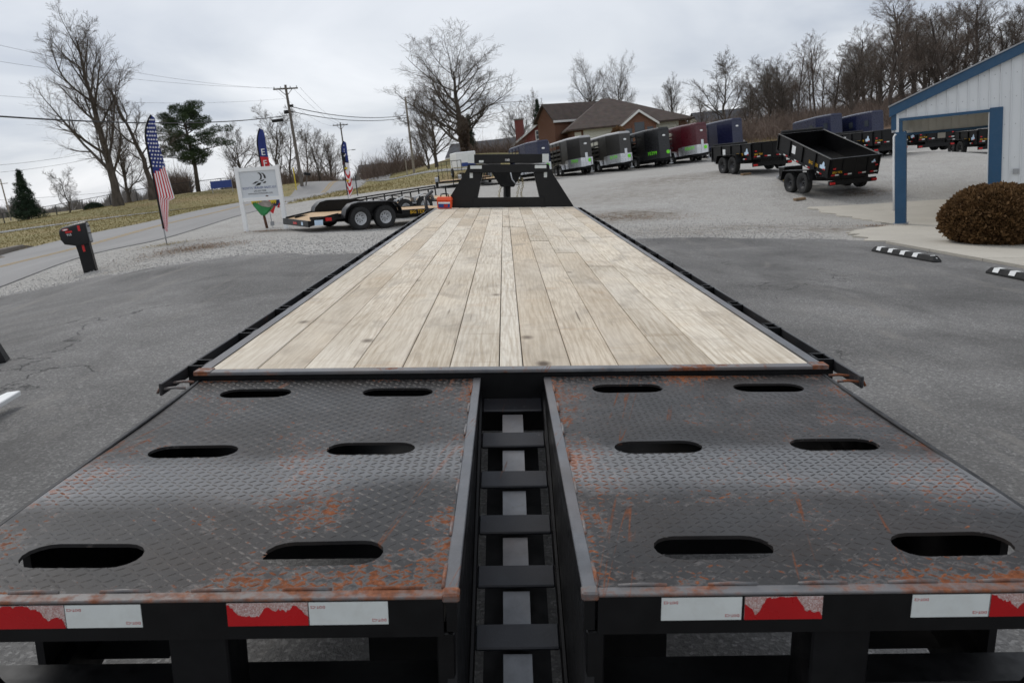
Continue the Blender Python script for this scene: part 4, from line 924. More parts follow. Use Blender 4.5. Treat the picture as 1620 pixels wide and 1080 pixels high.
# ================================================================ STOCK TRAILERS
def stock_trailer(body, roofm, guard, label, loc, rotz, price=None, solid=False, pitch=rad(3.2), group='livestock trailers parked in a row', nose_lamp=True):
    S = thing('livestock_trailer', label, 'trailer', loc, rotz, group, pitch=pitch)
    hw, yr, yf, yt, wn, z0, z1 = .93, -2.45, 1.1, 2.25, .42, .42, 2.38
    plan = [(-hw, yr), (hw, yr), (hw, yf), (wn, yt), (-wn, yt), (-hw, yf)]
    ysol = yr if solid else -.15
    q = MB()                                              # solid front shell
    q.prism([(hw-.03, ysol, z0), (hw, ysol, z0), (hw, yf, z0), (wn, yt, z0), (-wn, yt, z0), (-hw, yf, z0), (-hw, ysol, z0), (-hw+.03, ysol, z0), (-hw+.03, yf-.03, z0), (-wn+.02, yt-.04, z0), (wn-.02, yt-.04, z0), (hw-.03, yf-.03, z0)], (0, 0, z1-z0))
    q.build('front_shell', body, S, bevel=.012)
    q = MB(); R1 = .12
    q.add([(x*1.01, y*1.004, z1) for x, y in plan]+[(x*.985, y*.998, z1+.09) for x, y in plan]+[(x*.8, y*.97, z1+.16) for x, y in plan], [(i, (i+1) % 6, 6+(i+1) % 6, 6+i) for i in range(6)]+[(6+i, 6+(i+1) % 6, 12+(i+1) % 6, 12+i) for i in range(6)]+[tuple(range(12, 18)), tuple(range(5, -1, -1))])
    q.build('roof', roofm, S, smooth='auto', bevel=.02, segs=2)
    q = MB(); q.box(-hw, hw, yr, yf, z0-.1, z0+.02); q.build('floor', 'black', S)
    if not solid:
        for s in (-1, 1):
            for z, hgt in ((z0+.0, .62), (z0+.76, .16), (z0+1.06, .16), (z0+1.36, .16), (z0+1.74, .22)):
                q = MB(); q.box(s*hw-.02 if s > 0 else -hw, s*hw if s > 0 else -hw+.02, yr, ysol, z+.02, z+hgt); q.build('slat', body, S)
            for y in (yr+.03, -1.7, -.95, ysol-.03):
                q = MB(); q.box(min(s*hw, s*(hw+.03)), max(s*hw, s*(hw+.03)), y-.03, y+.03, z0, z1); q.build('upright', body, S)
        q = MB(); q.box(-hw, hw, yr-.02, yr+.01, z0, z1-.5); q.build('rear_gate', body, S)
    else:
        for y in (.5, ):
            for s in (-1, 1):
                q = MB(); q.box(min(s*(hw+.002), s*(hw+.012)), max(s*(hw+.002), s*(hw+.012)), y-.3, y+.2, 1.6, 2.0); q.build('window', 'glass', S)
        q = MB(); q.prism([(.62, 1.72, 1.55), (.5, 2.0, 1.55), (.5, 2.0, 1.95), (.62, 1.72, 1.95)], (.06, .03, 0)); q.build('window', 'glass', S)
    if guard:
        q = MB(); e = 1.012; q.add([(hw*1.01, yf-.55, z0), (hw*1.01, yf, z0), (wn*1.06, yt*1.006, z0), (-wn*1.06, yt*1.006, z0), (-hw*1.01, yf, z0), (-hw*1.01, yf-.55, z0), (hw*1.01, yf-.55, z0+.56), (hw*1.01, yf, z0+.6), (wn*1.06, yt*1.006, z0+.62), (-wn*1.06, yt*1.006, z0+.62), (-hw*1.01, yf, z0+.6), (-hw*1.01, yf-.55, z0+.56)], [(i, i+1, i+7, i+6) for i in range(5)])
        q.build('gravel_guard', 'alu', S)
        q = MB(); q.box(-.1, .1, yt+.012, yt+.05, z0-.05, z0+.95); q.build('nose_cover', 'alu', S, bevel=.02)
    for s in (-1, 1):
        for y in (-.95, -.1):
            W = tyre_rim(S, (s*(hw+.13), y, .36), .36, .2, 'rim_silver', s, n=18, spokes=False, meshes=None if not WH.get('s') else WH['s']); WH.setdefault('s', W)
        q = MB()
        arc = [(-1.45, .42), (-1.35, .72), (-.95, .82), (-.1, .82), (.3, .72), (.4, .42)]
        for (ya, za), (yb, zb) in zip(arc[:-1], arc[1:]): q.beam((s*(hw+.13), ya, za), (s*(hw+.13), yb, zb), .24, .02, up=(0, -1, 1))
        q.build('fender', 'alu' if guard else body, S)
    if nose_lamp:
        q = MB(); q.lathe([(.001, .03), (.1, .02), (.12, 0)], (0, yt+.01, 0), axis='Z', n=14)
        q.v = [(x, yt+.008+z, (y-yt-.01)*.55+1.98) for x, y, z in q.v]; q.build('marker_lamp', 'white', S)
    q = MB(); q.beam((.55, yt-.4, z0-.08), (0, yt+1.05, z0-.02), .08, .1); q.beam((-.55, yt-.4, z0-.08), (0, yt+1.05, z0-.02), .08, .1); q.box(-.06, .06, yt+1.0, yt+1.2, z0-.05, z0+.06); q.build('tongue', 'black', S)
    q = MB(); q.cyl((.0, yt+.75, z0+.5), (.0, yt+.75, .06), .035); q.box(-.1, .1, yt+.65, yt+.85, -.02, .06); q.build('jack', 'galv', S)
    if price:
        # on the slanted nose panel that faces the yard
        a = Vector((hw, yf, 0)); b_ = Vector((wn, yt, 0)); mid = (a+b_)/2; dr = (b_-a).normalized(); nrm = Vector((-dr.y, dr.x, 0)); nrm = -nrm if nrm.x < 0 else nrm
        pos = mid+nrm*.03+Vector((0, 0, z0+.42)); text(price, .34, 'neon', S, face_mat(pos, -dr if False else Vector((-nrm.y, nrm.x, 0)), (0, 0, 1)), 'price_lettering', .004)
        q = MB(); pz = Vector((-wn*.55, yt+.02, z0+.42)); q.cyl(pz, pz+Vector((0, .012, 0)), .13, n=12); q.build('price_sticker', 'neon', S)
    return S
WH = {}
rows = [(853, 57, 'navy', 'navy', 1, 'navy blue livestock trailer with silver nose guard, behind the gooseneck', '8999'),
        (917, 58, 'char', 'roofgrey', 1, 'charcoal livestock trailer with silver nose guard next to the navy one, left of its twin', '7999'),
        (977, 58, 'char', 'roofgrey', 1, 'charcoal livestock trailer with silver nose guard beside the all black one', '8199'),
        (1036, 58, 'jet', 'jet', 0, 'all black livestock trailer between the charcoal and maroon ones', '10399'),
        (1093, 58, 'maroon', 'maroon', 1, 'maroon livestock trailer with silver nose guard', '10699'),
        (1148, 60, 'navy', 'navy', 0, 'navy blue livestock trailer at the right end of the row, behind a dump trailer', None)]
for px, d, bc, rc, gd_, lb, pr in rows:
    p = gp(px-6, d+1.3); stock_trailer(bc, rc, gd_, lb, p, math.pi+rad(17), pr)
for px, d, lb in ((1300, 58, 'navy enclosed trailer with rounded roof behind the raised dump bed, left one'), (1362, 57, 'navy enclosed trailer with rounded roof and windows, next to the carport corner')):
    p = gp(px, d+1.3); p.z += .05; stock_trailer('navy', 'navy', 0, lb, p, math.pi+rad(6), None, solid=True, group='navy enclosed trailers', nose_lamp=False)

# ================================================================ DUMP TRAILERS
def decal_logo(parent, M4, sc):
    q = MB(); pts = [(-.5, -.35), (.5, -.35), (.5, 0), (.3, .05), (.3, .3), (.1, .5), (-.05, .3), (-.15, .05), (-.5, 0)]
    q.prism([(x*sc, y*sc, 0) for x, y in pts], (0, 0, .004)); o = q.build('logo_decal', 'decalblue', parent, normals=True); o.matrix_local = M4
    q = MB(); q.prism([(x*sc, y*sc, .0045) for x, y in ((.1, -.4), (.5, -.4), (.5, -.25), (.1, -.25))], (0, 0, .003)); q.build('logo_red', 'red', o)
def dump_trailer(label, loc, rotz, tilt=0., Lb=3.7, hw=1.0, hb=.62, group='dump trailers on the gravel', pitch=0., blocks=True):
    S = thing('dump_trailer', label, 'trailer', loc, rotz, group, pitch=pitch)
    zf = .62; yr = -1.75; yf = yr+Lb
    # frame
    q = MB()
    for s in (-1, 1): q.box(s*.48-.05, s*.48+.05, yr+.1, yf+.25, zf-.22, zf-.06)
    for y in np.linspace(yr+.15, yf, 6): q.box(-.43, .43, y-.04, y+.04, zf-.2, zf-.07)
    q.beam((.5, yf+.2, zf-.14), (.05, yf+1.35, zf-.14), .08, .14); q.beam((-.5, yf+.2, zf-.14), (-.05, yf+1.35, zf-.14), .08, .14); q.build('chassis', 'black', S)
    q = MB(); q.box(-.07, .07, yf+1.25, yf+1.55, zf-.16, zf-.04); q.cyl((0, yf+1.62, zf-.1), (0, yf+1.5, zf-.1), .05); q.build('coupler', 'galv', S)
    q = MB(); q.cyl((.0, yf+1.05, zf+.35), (.0, yf+1.05, .1), .045); q.box(-.12, .12, yf+.93, yf+1.17, .0, .03); q.cyl((0, yf+1.05, .1), (0, yf+1.05, .03), .03); q.cyl((0, yf+1.05, zf+.3), (.22, yf+1.05, zf+.3), .012); q.build('jack', 'galv', S)
    q = MB(); q.box(-.42, .42, yf+.3, yf+.72, zf-.06, zf+.32); tb = q.build('tool_chest', 'black', S, bevel=.01)
    q = MB(); q.box(-.43, .43, yf+.29, yf+.73, zf+.3205, zf+.345); q.build('chest_lid', 'alu', tb)
    # bed, hinged at the rear
    Bd = MB(); th = .035; zb = zf
    Bd.box(-hw, hw, yr, yf, zb-.04, zb+.01)
    pivot = Vector((0, yr+.15, zf-.05)); Rm = Matrix.Translation(pivot) @ Matrix.Rotation(tilt, 4, 'X') @ Matrix.Translation(-pivot)
    def bp(mb, nm, mt, par=S, **k):
        o = mb.build(nm, mt, par, **k)
        if par is S: o.matrix_local = Rm
        return o
    bp(Bd, 'bed_floor', 'black')
    for s in (-1, 1):
        q = MB(); q.box(min(s*hw, s*(hw-th)), max(s*hw, s*(hw-th)), yr+.01, yf, zb+.0105, zb+hb); sd = bp(q, 'bed_side', 'black')
        q = MB(); q.box(min(s*(hw+.025), s*(hw-th-.02)), max(s*(hw+.025), s*(hw-th-.02)), yr, yf+.02, zb+hb+.001, zb+hb+.055); q.build('top_rail', 'frame', sd, bevel=.012)
        q = MB(); q.box(min(s*hw, s*(hw+.04)), max(s*hw, s*(hw+.04)), yr, yf, zb-.05, zb+.05); q.build('bottom_rail', 'frame', sd)
        for y in np.linspace(yr+.05, yf-.05, 5):
            q = MB(); q.box(min(s*(hw+.001), s*(hw+.045)), max(s*(hw+.001), s*(hw+.045)), y-.035, y+.035, zb+.051, zb+hb); q.build('rib', 'frame', sd)
        # reflective tape and stickers
        for k, y in enumerate((yr+.55, yr+1.35, yr+2.15, yr+2.95)):
            q = MB(); q.box(min(s*(hw+.041), s*(hw+.046)), max(s*(hw+.041), s*(hw+.046)), y, y+.15, zb-.02, zb+.03); q.build('tape_white', 'tapewhite', sd)
            q = MB(); q.box(min(s*(hw+.041), s*(hw+.046)), max(s*(hw+.041), s*(hw+.046)), y-.152, y-.002, zb-.02, zb+.03); q.build('tape_red', 'tapered', sd)
        q = MB(); q.box(min(s*(hw+.004), s*(hw+.01)), max(s*(hw+.004), s*(hw+.01)), yr+2.35, yr+2.6, zb+.2, zb+.5); wl = q.build('warning_sign', 'white', sd)
        q = MB(); q.box(min(s*(hw+.0105), s*(hw+.014)), max(s*(hw+.0105), s*(hw+.014)), yr+2.35, yr+2.6, zb+.43, zb+.5); q.build('warning_stripe', 'orange', sd) if False else None
        decal_logo(sd, face_mat((s*(hw+.006), yr+.45, zb+.3), (0, s, 0), (0, 0, 1)), .34)
        text('BIG TEX', .17, 'yellow', sd, face_mat((s*(hw+.008), yr+1.05, zb+.2), (0, s, 0), (0, 0, 1)), 'decal_lettering', .003)
    q = MB(); q.box(-hw, hw, yf, yf+.04, zb-.04, zb+hb+.02); bp(q, 'bed_front', 'black')
    q = MB(); q.cyl((-hw*.9, yf+.0, zb+hb+.09), (hw*.9, yf, zb+hb+.09), .06, n=10); bp(q, 'tarp_roll', 'rubber')
    gate = MB(); gate.box(-hw, -.01, yr-.045, yr-.001, zb-.05, zb+hb+.02); gate.box(.01, hw, yr-.045, yr-.001, zb-.05, zb+hb+.02); gt = bp(gate, 'tailgate', 'black')
    q = MB(); q.box(-hw-.02, hw+.02, yr-.06, yr+.0, zb+hb+.021, zb+hb+.06); q.build('gate_rail', 'frame', gt)
    for x in (-.95, -.5, .5, .95): q = MB(); q.box(x-.03, x+.03, yr-.075, yr-.046, zb-.05, zb+hb+.02); q.build('gate_rib', 'frame', gt)
    for x in (-.8, -.28, .3, .78):
        q = MB(); q.box(x, x+.15, yr-.081, yr-.0765, zb+.05, zb+.1); q.build('tape_white', 'tapewhite', gt)
        q = MB(); q.box(x-.152, x-.002, yr-.081, yr-.0765, zb+.05, zb+.1); q.build('tape_red', 'tapered', gt)
    text('BIG TEX', .11, 'yellow', gt, face_mat((-.72, yr-.079, zb+.17), (1, 0, 0), (0, 0, 1)), 'decal_lettering', .003)
    decal_logo(gt, face_mat((.72, yr-.05, zb+.45), (1, 0, 0), (0, 0, 1)), .16)
    for s in (-1, 1): q = MB(); q.box(s*.85-.09, s*.85+.09, yr-.06, yr+.0, zf-.33, zf-.25); q.build('tail_lamp', 'red', S); q = MB(); q.box(s*.85-.05, s*.85+.05, yr-.079, yr-.0765, zb+.28, zb+.34); q.build('marker_lamp', 'red', gt)
    q = MB(); q.box(-.95, .95, yr+.0, yr+.1, zf-.36, zf-.2); q.build('rear_bar', 'black', S)
    # wheels and fenders
    for s in (-1, 1):
        for y in (-.46, .46):
            W = tyre_rim(S, (s*(hw+.17), y, .39), .39, .25, 'rim_dark', s, n=22, meshes=WH.get('d')); WH.setdefault('d', W)
        q = MB(); arc = [(-1.02, .5), (-.86, .86), (.86, .86), (1.02, .5)]
        for (ya, za), (yb, zb_) in zip(arc[:-1], arc[1:]): q.beam((s*(hw+.17), ya, za), (s*(hw+.17), yb, zb_), .3, .025, up=(0, 0 if abs(ya+yb) < .1 else (-1 if ya < 0 else 1), 1))
        q.build('fender', 'black', S)
        q = MB(); q.box(min(s*.53, s*.56), max(s*.53, s*.56), yf-.1, yf+.15, zf-.2, zf-.07); q.build('yellow_decal', 'yellow', S)
    if tilt:
        q = MB(); q.cyl((0, .4, zf-.15), (0, 1.2, zf+.25+math.sin(tilt)*1.4), .06); q.beam((.3, -.2, zf-.1), (.3, 1.0, zf-.05+math.sin(tilt)*2.4), .06, .08); q.beam((-.3, -.2, zf-.1), (-.3, 1.0, zf-.05+math.sin(tilt)*2.4), .06, .08); q.build('scissor_lift', 'frame', S)
    return S
def lumber(px, d, label, rz=.3):
    p = gp(px, d); q = MB(); q.box(-.22, .22, -.09, .09, 0, .09); o = q.build('wood_block', 'block', None, bevel=.008); o.location = p; o.rotation_euler = (0, 0, rz); tag(o, label, 'wood block', 'lumber blocks chocking the trailer wheels')
p = gp(1306, 31.7); d1 = dump_trailer('black dump trailer with its bed raised, standing closest to the carport post', p, rad(11), rad(17))
p = gp(1190, 38.2); dump_trailer('black dump trailer with level bed, left of the raised one', p, rad(13))
p = gp(1376, 44); dump_trailer('black dump trailer directly behind the raised bed, left of the carport post', p, rad(10))
p = gp(1452, 44.5); dump_trailer('black dump trailer seen through the carport beside the left post', p, rad(2))
p = gp(1548, 45.5); dump_trailer('black dump trailer seen through the carport beside the right post', p, rad(-2))
lumber(1265, 30.5, 'short lumber block under the raised dump trailer wheels'); lumber(1180, 36.8, 'short lumber block behind the level dump trailer wheel')

# ================================================================ CAR HAULER AND UTILITY TRAILERS (left)
def hauler(label, loc, rotz, roll=0, pitch=0):
    S = thing('car_hauler_trailer', label, 'trailer', loc, rotz, 'flat trailers left of the gooseneck', pitch=pitch, roll=roll)
    hw, yr, yf, zf = 1.02, -2.0, 3.3, .5
    # deck with dovetail at the rear
    for i in range(10):
        x0 = -.96+i*.192; q = MB()
        q.add([(x0+.003, -1.1, zf), (x0+.189, -1.1, zf), (x0+.189, yf, zf), (x0+.003, yf, zf), (x0+.003, -1.1, zf-.04), (x0+.189, -1.1, zf-.04), (x0+.189, yf, zf-.04), (x0+.003, yf, zf-.04)], [(0, 1, 2, 3), (7, 6, 5, 4), (0, 4, 5, 1), (1, 5, 6, 2), (2, 6, 7, 3), (3, 7, 4, 0)])
        q.prism([(x0+.003, -1.105, zf), (x0+.189, -1.105, zf), (x0+.189, yr+.02, zf-.16), (x0+.003, yr+.02, zf-.16)], (0, 0, -.04)); q.build('plank', 'woodnew', S)
    for s in (-1, 1):
        q = MB(); q.box(min(s*.965, s*hw), max(s*.965, s*hw), -1.1, yf, zf-.13, zf+.03); q.beam((s*.9925, -1.1, zf-.05), (s*.9925, yr, zf-.22), .055, .16); q.build('side_rail', 'black', S)
        q = MB(); q.beam((s*1.0, -1.05, zf+.03), (s*1.0, yr+.05, zf-.12), .02, .05); q.build('rub_bar', 'frame', S)
        arc = [(-1.0, .42), (-.93, .66), (-.75, .82), (-.5, .87), (.5, .87), (.78, .82), (.95, .66), (1.02, .42)]
        vs_, fs_ = [], []
        for y, z in arc: vs_ += [(s*1.03, y, z), (s*1.32, y, z), (s*1.32, y, z-.035)]
        for k in range(len(arc)-1): fs_ += [(3*k, 3*k+1, 3*k+4, 3*k+3), (3*k+1, 3*k+2, 3*k+5, 3*k+4)]
        q = MB(); q.add(vs_, fs_); fo = q.build('fender', 'rim_dark', S, smooth='auto')
        q = MB(); pl_ = [(s*1.025, y, z-.003) for y, z in arc]+[(s*1.025, .9, .45), (s*1.025, -.9, .45)]; q.prism(pl_, (s*-.01, 0, 0)); q.build('fender_side', 'black', S)
        for y in (-.43, .43):
            W = tyre_rim(S, (s*1.17, y, .36), .36, .22, 'rim_silver', s, n=28, meshes=WH.get('h')); WH.setdefault('h', W)
        q = MB(); q.box(s*.98-.11, s*.98+.11, yr+.6, yr+.78, zf-.17, zf-.05); q.build('lamp_bracket', 'black', S)
        q = MB(); q.box(min(s*1.03, s*1.1), max(s*1.03, s*1.1), yr+.5, yr+.68, zf-.16, zf-.06); q.build('tail_lamp', 'red', S)
        q = MB(); q.box(min(s*1.03, s*1.036), max(s*1.03, s*1.036), yr+.15, yr+.42, zf-.27, zf-.12); q.build('logo_decal', 'decalblue', S)
        text('BIG TEX', .15, 'yellow', S, face_mat((s*1.034, 1.7, zf-.06), (0, s, 0), (0, 0, 1)), 'decal_lettering', .003)
    q = MB(); q.box(-hw, hw, yr-.05, yr+.02, zf-.32, zf-.13); q.build('rear_bumper', 'black', S, bevel=.01)
    q = MB(); q.box(-.15, .15, yr-.058, yr-.0505, zf-.27, zf-.2); q.build('identification_lamps', 'red', S)
    q = MB(); q.box(.5, .62, yr-.056, yr-.0505, zf-.28, zf-.18); q.build('decal', 'decalblue', S)
    q = MB()
    for s in (-1, 1): q.box(s*.6-.04, s*.6+.04, yr+.2, yf, zf-.24, zf-.045)
    q.cyl((-1.1, .43, .36), (1.1, .43, .36), .04); q.cyl((-1.1, -.43, .36), (1.1, -.43, .36), .04)
    q.beam((.8, yf, zf-.12), (.05, yf+1.3, zf-.1), .08, .12); q.beam((-.8, yf, zf-.12), (-.05, yf+1.3, zf-.1), .08, .12); q.box(-.06, .06, yf+1.2, yf+1.5, zf-.12, zf+.0); q.cyl((0, yf+.9, zf+.4), (0, yf+.9, .05), .04); q.build('chassis', 'black', S)
    for s in (-1, 1):
        q = MB(); q.beam((s*1.12, -.35, .47), (s*1.12, .35, .47), .04, .03); q.beam((s*1.12, -.1, .35), (s*1.12, .1, .45), .04, .03); q.build('leaf_spring', 'frame', S)
    return S
def utility(label, loc, rotz, gate=True, tandem=False, Lh=1.9, hw=.95, group='flat trailers left of the gooseneck', pitch=0):
    S = thing('utility_trailer', label, 'trailer', loc, rotz, group, pitch=pitch); zf = .5; zr = zf+.38
    q = MB(); q.box(-hw, hw, -Lh, Lh, zf-.1, zf-.045)
    for y in np.linspace(-Lh+.1, Lh-.1, 6): q.box(-hw, hw, y-.03, y+.03, zf-.14, zf-.1005)
    q.beam((.7, Lh, zf-.08), (0, Lh+1.2, zf-.08), .07, .1); q.beam((-.7, Lh, zf-.08), (0, Lh+1.2, zf-.08), .07, .1); q.cyl((0, Lh+.9, zf+.35), (0, Lh+.9, .03), .03); q.build('chassis', 'black', S)
    for i in range(9):
        x0 = -hw+.03+i*(2*hw-.06)/9; q = MB(); q.box(x0+.004, x0+(2*hw-.06)/9-.004, -Lh+.02, Lh-.02, zf-.0445, zf-.005); q.build('plank', 'woodnew', S)
    for s in (-1, 1):
        q = MB(); q.beam((s*hw, -Lh, zr), (s*hw, Lh, zr), .05, .05); q.build('top_rail', 'black', S)
        for y in np.linspace(-Lh+.025, Lh-.025, 7):
            q = MB(); q.box(s*hw-.02, s*hw+.02, y-.02, y+.02, zf-.044, zr-.026); q.build('rail_post', 'black', S)
        ys_ = (-.42, .42) if tandem else (0,)
        for y in ys_:
            W = tyre_rim(S, (s*(hw+.16), y, .34), .34, .2, 'rim_silver', s, n=18, spokes=False, meshes=WH.get('u')); WH.setdefault('u', W)
        q = MB()
        for y in ys_:
            arc = [(y-.44, .45), (y-.36, .68), (y, .77), (y+.36, .68), (y+.44, .45)]
            for (ya, za), (yb, zb_) in zip(arc[:-1], arc[1:]): q.beam((s*(hw+.16), ya, za), (s*(hw+.16), yb, zb_), .24, .02, up=(0, -1 if yb <= y else 1, 1))
        q.build('fender', 'galv', S)
        q = MB(); q.box(min(s*(hw+.04), s*(hw+.14)), max(s*(hw+.04), s*(hw+.14)), -Lh, -Lh+.08, zf-.06, zf+.04); q.build('tail_lamp', 'red', S)
    q = MB(); q.cyl((-hw-.1, ys_[0], .34), (hw+.1, ys_[0], .34), .035); q.cyl((-hw-.1, ys_[-1]+.001, .34), (hw+.1, ys_[-1]+.001, .34), .034); q.build('axle', 'frame', S)
    if gate:
        q = MB(); hg = 1.35
        q.beam((-hw+.05, -Lh-.03, zf-.05), (-hw+.05, -Lh-.1, zf+hg), .045, .045); q.beam((hw-.05, -Lh-.03, zf-.05), (hw-.05, -Lh-.1, zf+hg), .045, .045)
        q.beam((-hw+.05, -Lh-.1, zf+hg), (hw-.05, -Lh-.1, zf+hg), .045, .045); q.beam((-hw+.05, -Lh-.06, zf+.6), (hw-.05, -Lh-.06, zf+.6), .03, .03)
        for x in np.linspace(-hw+.35, hw-.35, 4): q.beam((x, -Lh-.03, zf), (x, -Lh-.1, zf+hg), .03, .03)
        q.build('ramp_gate', 'black', S)
    return S
FW = rad(55)
c = gp(590, 25.6); right = Vector((math.cos(FW), -math.sin(FW), 0)); fwd = Vector((math.sin(FW), math.cos(FW), 0))
o_ = c-right*1.17; o_.z = gz(o_.x, o_.y)
rl = math.atan2(gz(*(o_+right)[:2])-gz(*(o_-right)[:2]), 2.); pt = math.atan2(gz(*(o_+fwd*2)[:2])-gz(*(o_-fwd*2)[:2]), 4.)
hauler('black tandem axle car hauler with plank deck and silver wheels, nearest the sign', o_, -FW, roll=-rl, pitch=pt)
c = gp(652, 30.5); o_ = c-right*.9; o_.z = gz(o_.x, o_.y)
utility('black tandem utility trailer with low rails just beyond the car hauler', o_, -rad(52), gate=False, tandem=True, Lh=2.4, pitch=rad(2))
c = gp(716, 60); utility('black utility trailer with raised ramp gate left of the gooseneck neck', c, rad(185), group='utility trailers beyond the gooseneck')
c = gp(783, 58); utility('black utility trailer with raised ramp gate seen through the gooseneck opening', c, rad(190), group='utility trailers beyond the gooseneck')
c = gp(752, 61); utility('black utility trailer between the two gated ones, seen behind the neck', c, rad(187), gate=False, group='utility trailers beyond the gooseneck')
# white box trailer behind them
c = gp(733, 68); S = thing('cargo_trailer', 'white box trailer with a blue band partly hidden by the gooseneck', 'trailer', c, rad(10))
q = MB(); q.box(-.7, .9, -2., 2., .75, 1.95); q.build('box', 'white', S, bevel=.05)
q = MB(); q.box(-.3, .88, -2.012, -2.001, .8, 1.1); q.build('band', 'text_blue', S)
for s in (-1, 1): WH['s'] and tyre_rim(S, (s*.9, -.3, .36), .36, .2, 'rim_silver', s, meshes=WH['s'])

# ================================================================ ROADSIDE THINGS
# yard sign
pL = gp(390, 27); pR = gp(453, 27); dv_ = (pR-pL); sw = math.hypot(dv_.x, dv_.y); ang = math.atan2(dv_.y, dv_.x)
S = thing('yard_sign', 'white two post business sign with sail emblem and blue lettering on the gravel', 'sign', pL+Vector((0, 0, 0)), ang)
zr_ = pR.z-pL.z; H = 2.05
q = MB(); q.box(-.065, .065, -.065, .065, -.1, H+.02); q.build('post', 'whitevinyl', S, bevel=.01)
q = MB(); q.box(sw-.065, sw+.065, -.065, .065, zr_-.1, H+zr_+.0); q.build('post', 'whitevinyl', S, bevel=.01)
for zq in (H-.08, H-1.04):
    q = MB(); q.prism([(.066, -.05, zq-.06), (sw-.066, -.05, zq-.06+zr_), (sw-.066, -.05, zq+.06+zr_), (.066, -.05, zq+.06)], (0, .1, 0)); q.build('rail', 'whitevinyl', S)
q = MB(); q.prism([(.066, -.015, H-.98), (sw-.066, -.015, H-.98+zr_), (sw-.066, -.015, H-.14+zr_), (.066, -.015, H-.14)], (0, .03, 0)); pn = q.build('panel', 'signface', S)
sa = math.atan2(zr_, sw)
def sgn(u, vz): return (sw*u, -.019, H-1.0+.86*vz+zr_*u)
rt = (math.cos(sa), 0, math.sin(sa)); upv = (-math.sin(sa), 0, math.cos(sa))
text("SCOTT'S TRAILER SALES, LLC", .098, 'text_blue', pn, face_mat(sgn(.5, .37), rt, upv), 'lettering', .002, .88)
text('270-437-7200', .072, 'text_black', pn, face_mat(sgn(.5, .25), rt, upv), 'lettering', .002)
text('WWW.SCOTTSTRAILERS.COM', .058, 'text_black', pn, face_mat(sgn(.5, .155), rt, upv), 'lettering', .002)
def emblem(pts, nm='emblem', mt='text_black'):
    q = MB(); o = Vector(sgn(.5, .5)); rv = Vector(rt); uv = Vector(upv)
    q.prism([o+rv*x+uv*y for x, y in pts], (0, -.003, 0)); q.build(nm, mt, pn)
emblem([(-.02, .36), (.05, .33), (.08, .25), (.06, .17), (.0, .12), (.1, .15), (.13, .24), (.11, .32), (.06, .37)]); emblem([(.1, .36), (.17, .3), (.2, .17), (.25, .18), (.24, .27), (.18, .34)])
emblem([(-.22, .02), (-.1, .09), (.01, .1), (-.1, .03)]); emblem([(.05, .11), (.17, .14), (.19, .12), (.12, .08)]); emblem([(-.13, -.05), (-.03, .04), (.09, .05), (.03, -.03)]); emblem([(.12, .03), (.22, .09), (.24, .05), (.2, .02)])
o = Vector(sgn(.62, .07)); emblem([(.16, -.42), (.24, -.42), (.26, -.39), (.22, -.37), (.18, -.37)], 'small_emblem', 'rustbrown')

# metal bird sculpture behind the sign
p = gp(423, 28.5); S = thing('bird_sculpture', 'painted metal bird sculpture with green belly and yellow feathers under the sign', 'sculpture', p, ang); S.scale = (.84, .84, .84)
q = MB(); q.cyl((0, 0, -.1), (-.06, 0, .55), .06, .055, 8); q.build('leg', 'rustbrown', S)
def blade(pts, th, y=0):
    q = MB(); q.prism([(x, y-th/2, z) for x, z in pts], (0, th, 0)); return q
blade([(-.12, .5), (.02, .52), (.42, .86), (.36, 1.0), (.0, .98), (-.3, 1.25), (-.44, 1.15), (-.42, .98)], .22).build('belly', 'sculpt_green', S, bevel=.05, segs=2)
blade([(-.3, 1.18), (-.24, .98), (-.05, .85), (.25, .78), (.42, .85), (.4, 1.02), (.1, 1.14), (-.12, 1.2)], .26).build('breast', 'sculpt_grey', S, bevel=.06, segs=2)
def ragged(x0, x1, ztop, zbot, n, seed):
    rr = random.Random(seed); pts = [(x0, ztop), (x1, ztop)]
    for i in range(n*2+1):
        u = 1-i/(n*2); pts.append((x0+(x1-x0)*u, zbot+(0 if i % 2 else .09)+rr.uniform(-.03, .03)))
    return pts
blade(ragged(-.46, -.02, 1.45, 1.05, 5, 1), .3).build('neck_feathers', 'sculpt_yellow', S)
blade(ragged(.33, .56, 1.28, .98, 3, 4), .29, 0).build('wing_feathers', 'sculpt_yellow', S)
blade(ragged(.38, .82, 1.45, .86, 6, 3), .2, .05).build('tail', 'sculpt_blue', S)
for k in range(4): blade([(.55+.09*k, .8+.03*k), (.6+.09*k, .78+.03*k), (.72+.08*k, .95), (.66+.08*k, .97)], .24, .05).build('tail_feather', 'flagred' if k % 2 == 0 else 'flagwhite', S)
blade([(-.42, 1.4), (-.1, 1.4), (-.16, 1.7), (-.3, 1.84), (-.5, 1.74), (-.66, 1.66), (-.5, 1.6)], .2).build('head', 'sculpt_yellow', S, bevel=.04)
p = gp(432, 28.2); q = MB(); q.cyl((0, 0, 0), (-.03, 0, .55), .012, n=6); q.box(-.06, .06, -.03, .03, .08, .22); o = q.build('ground_stake', 'galv', None); o.location = p; tag(o, 'thin grey metal stake beside the bird sculpture', 'stake')

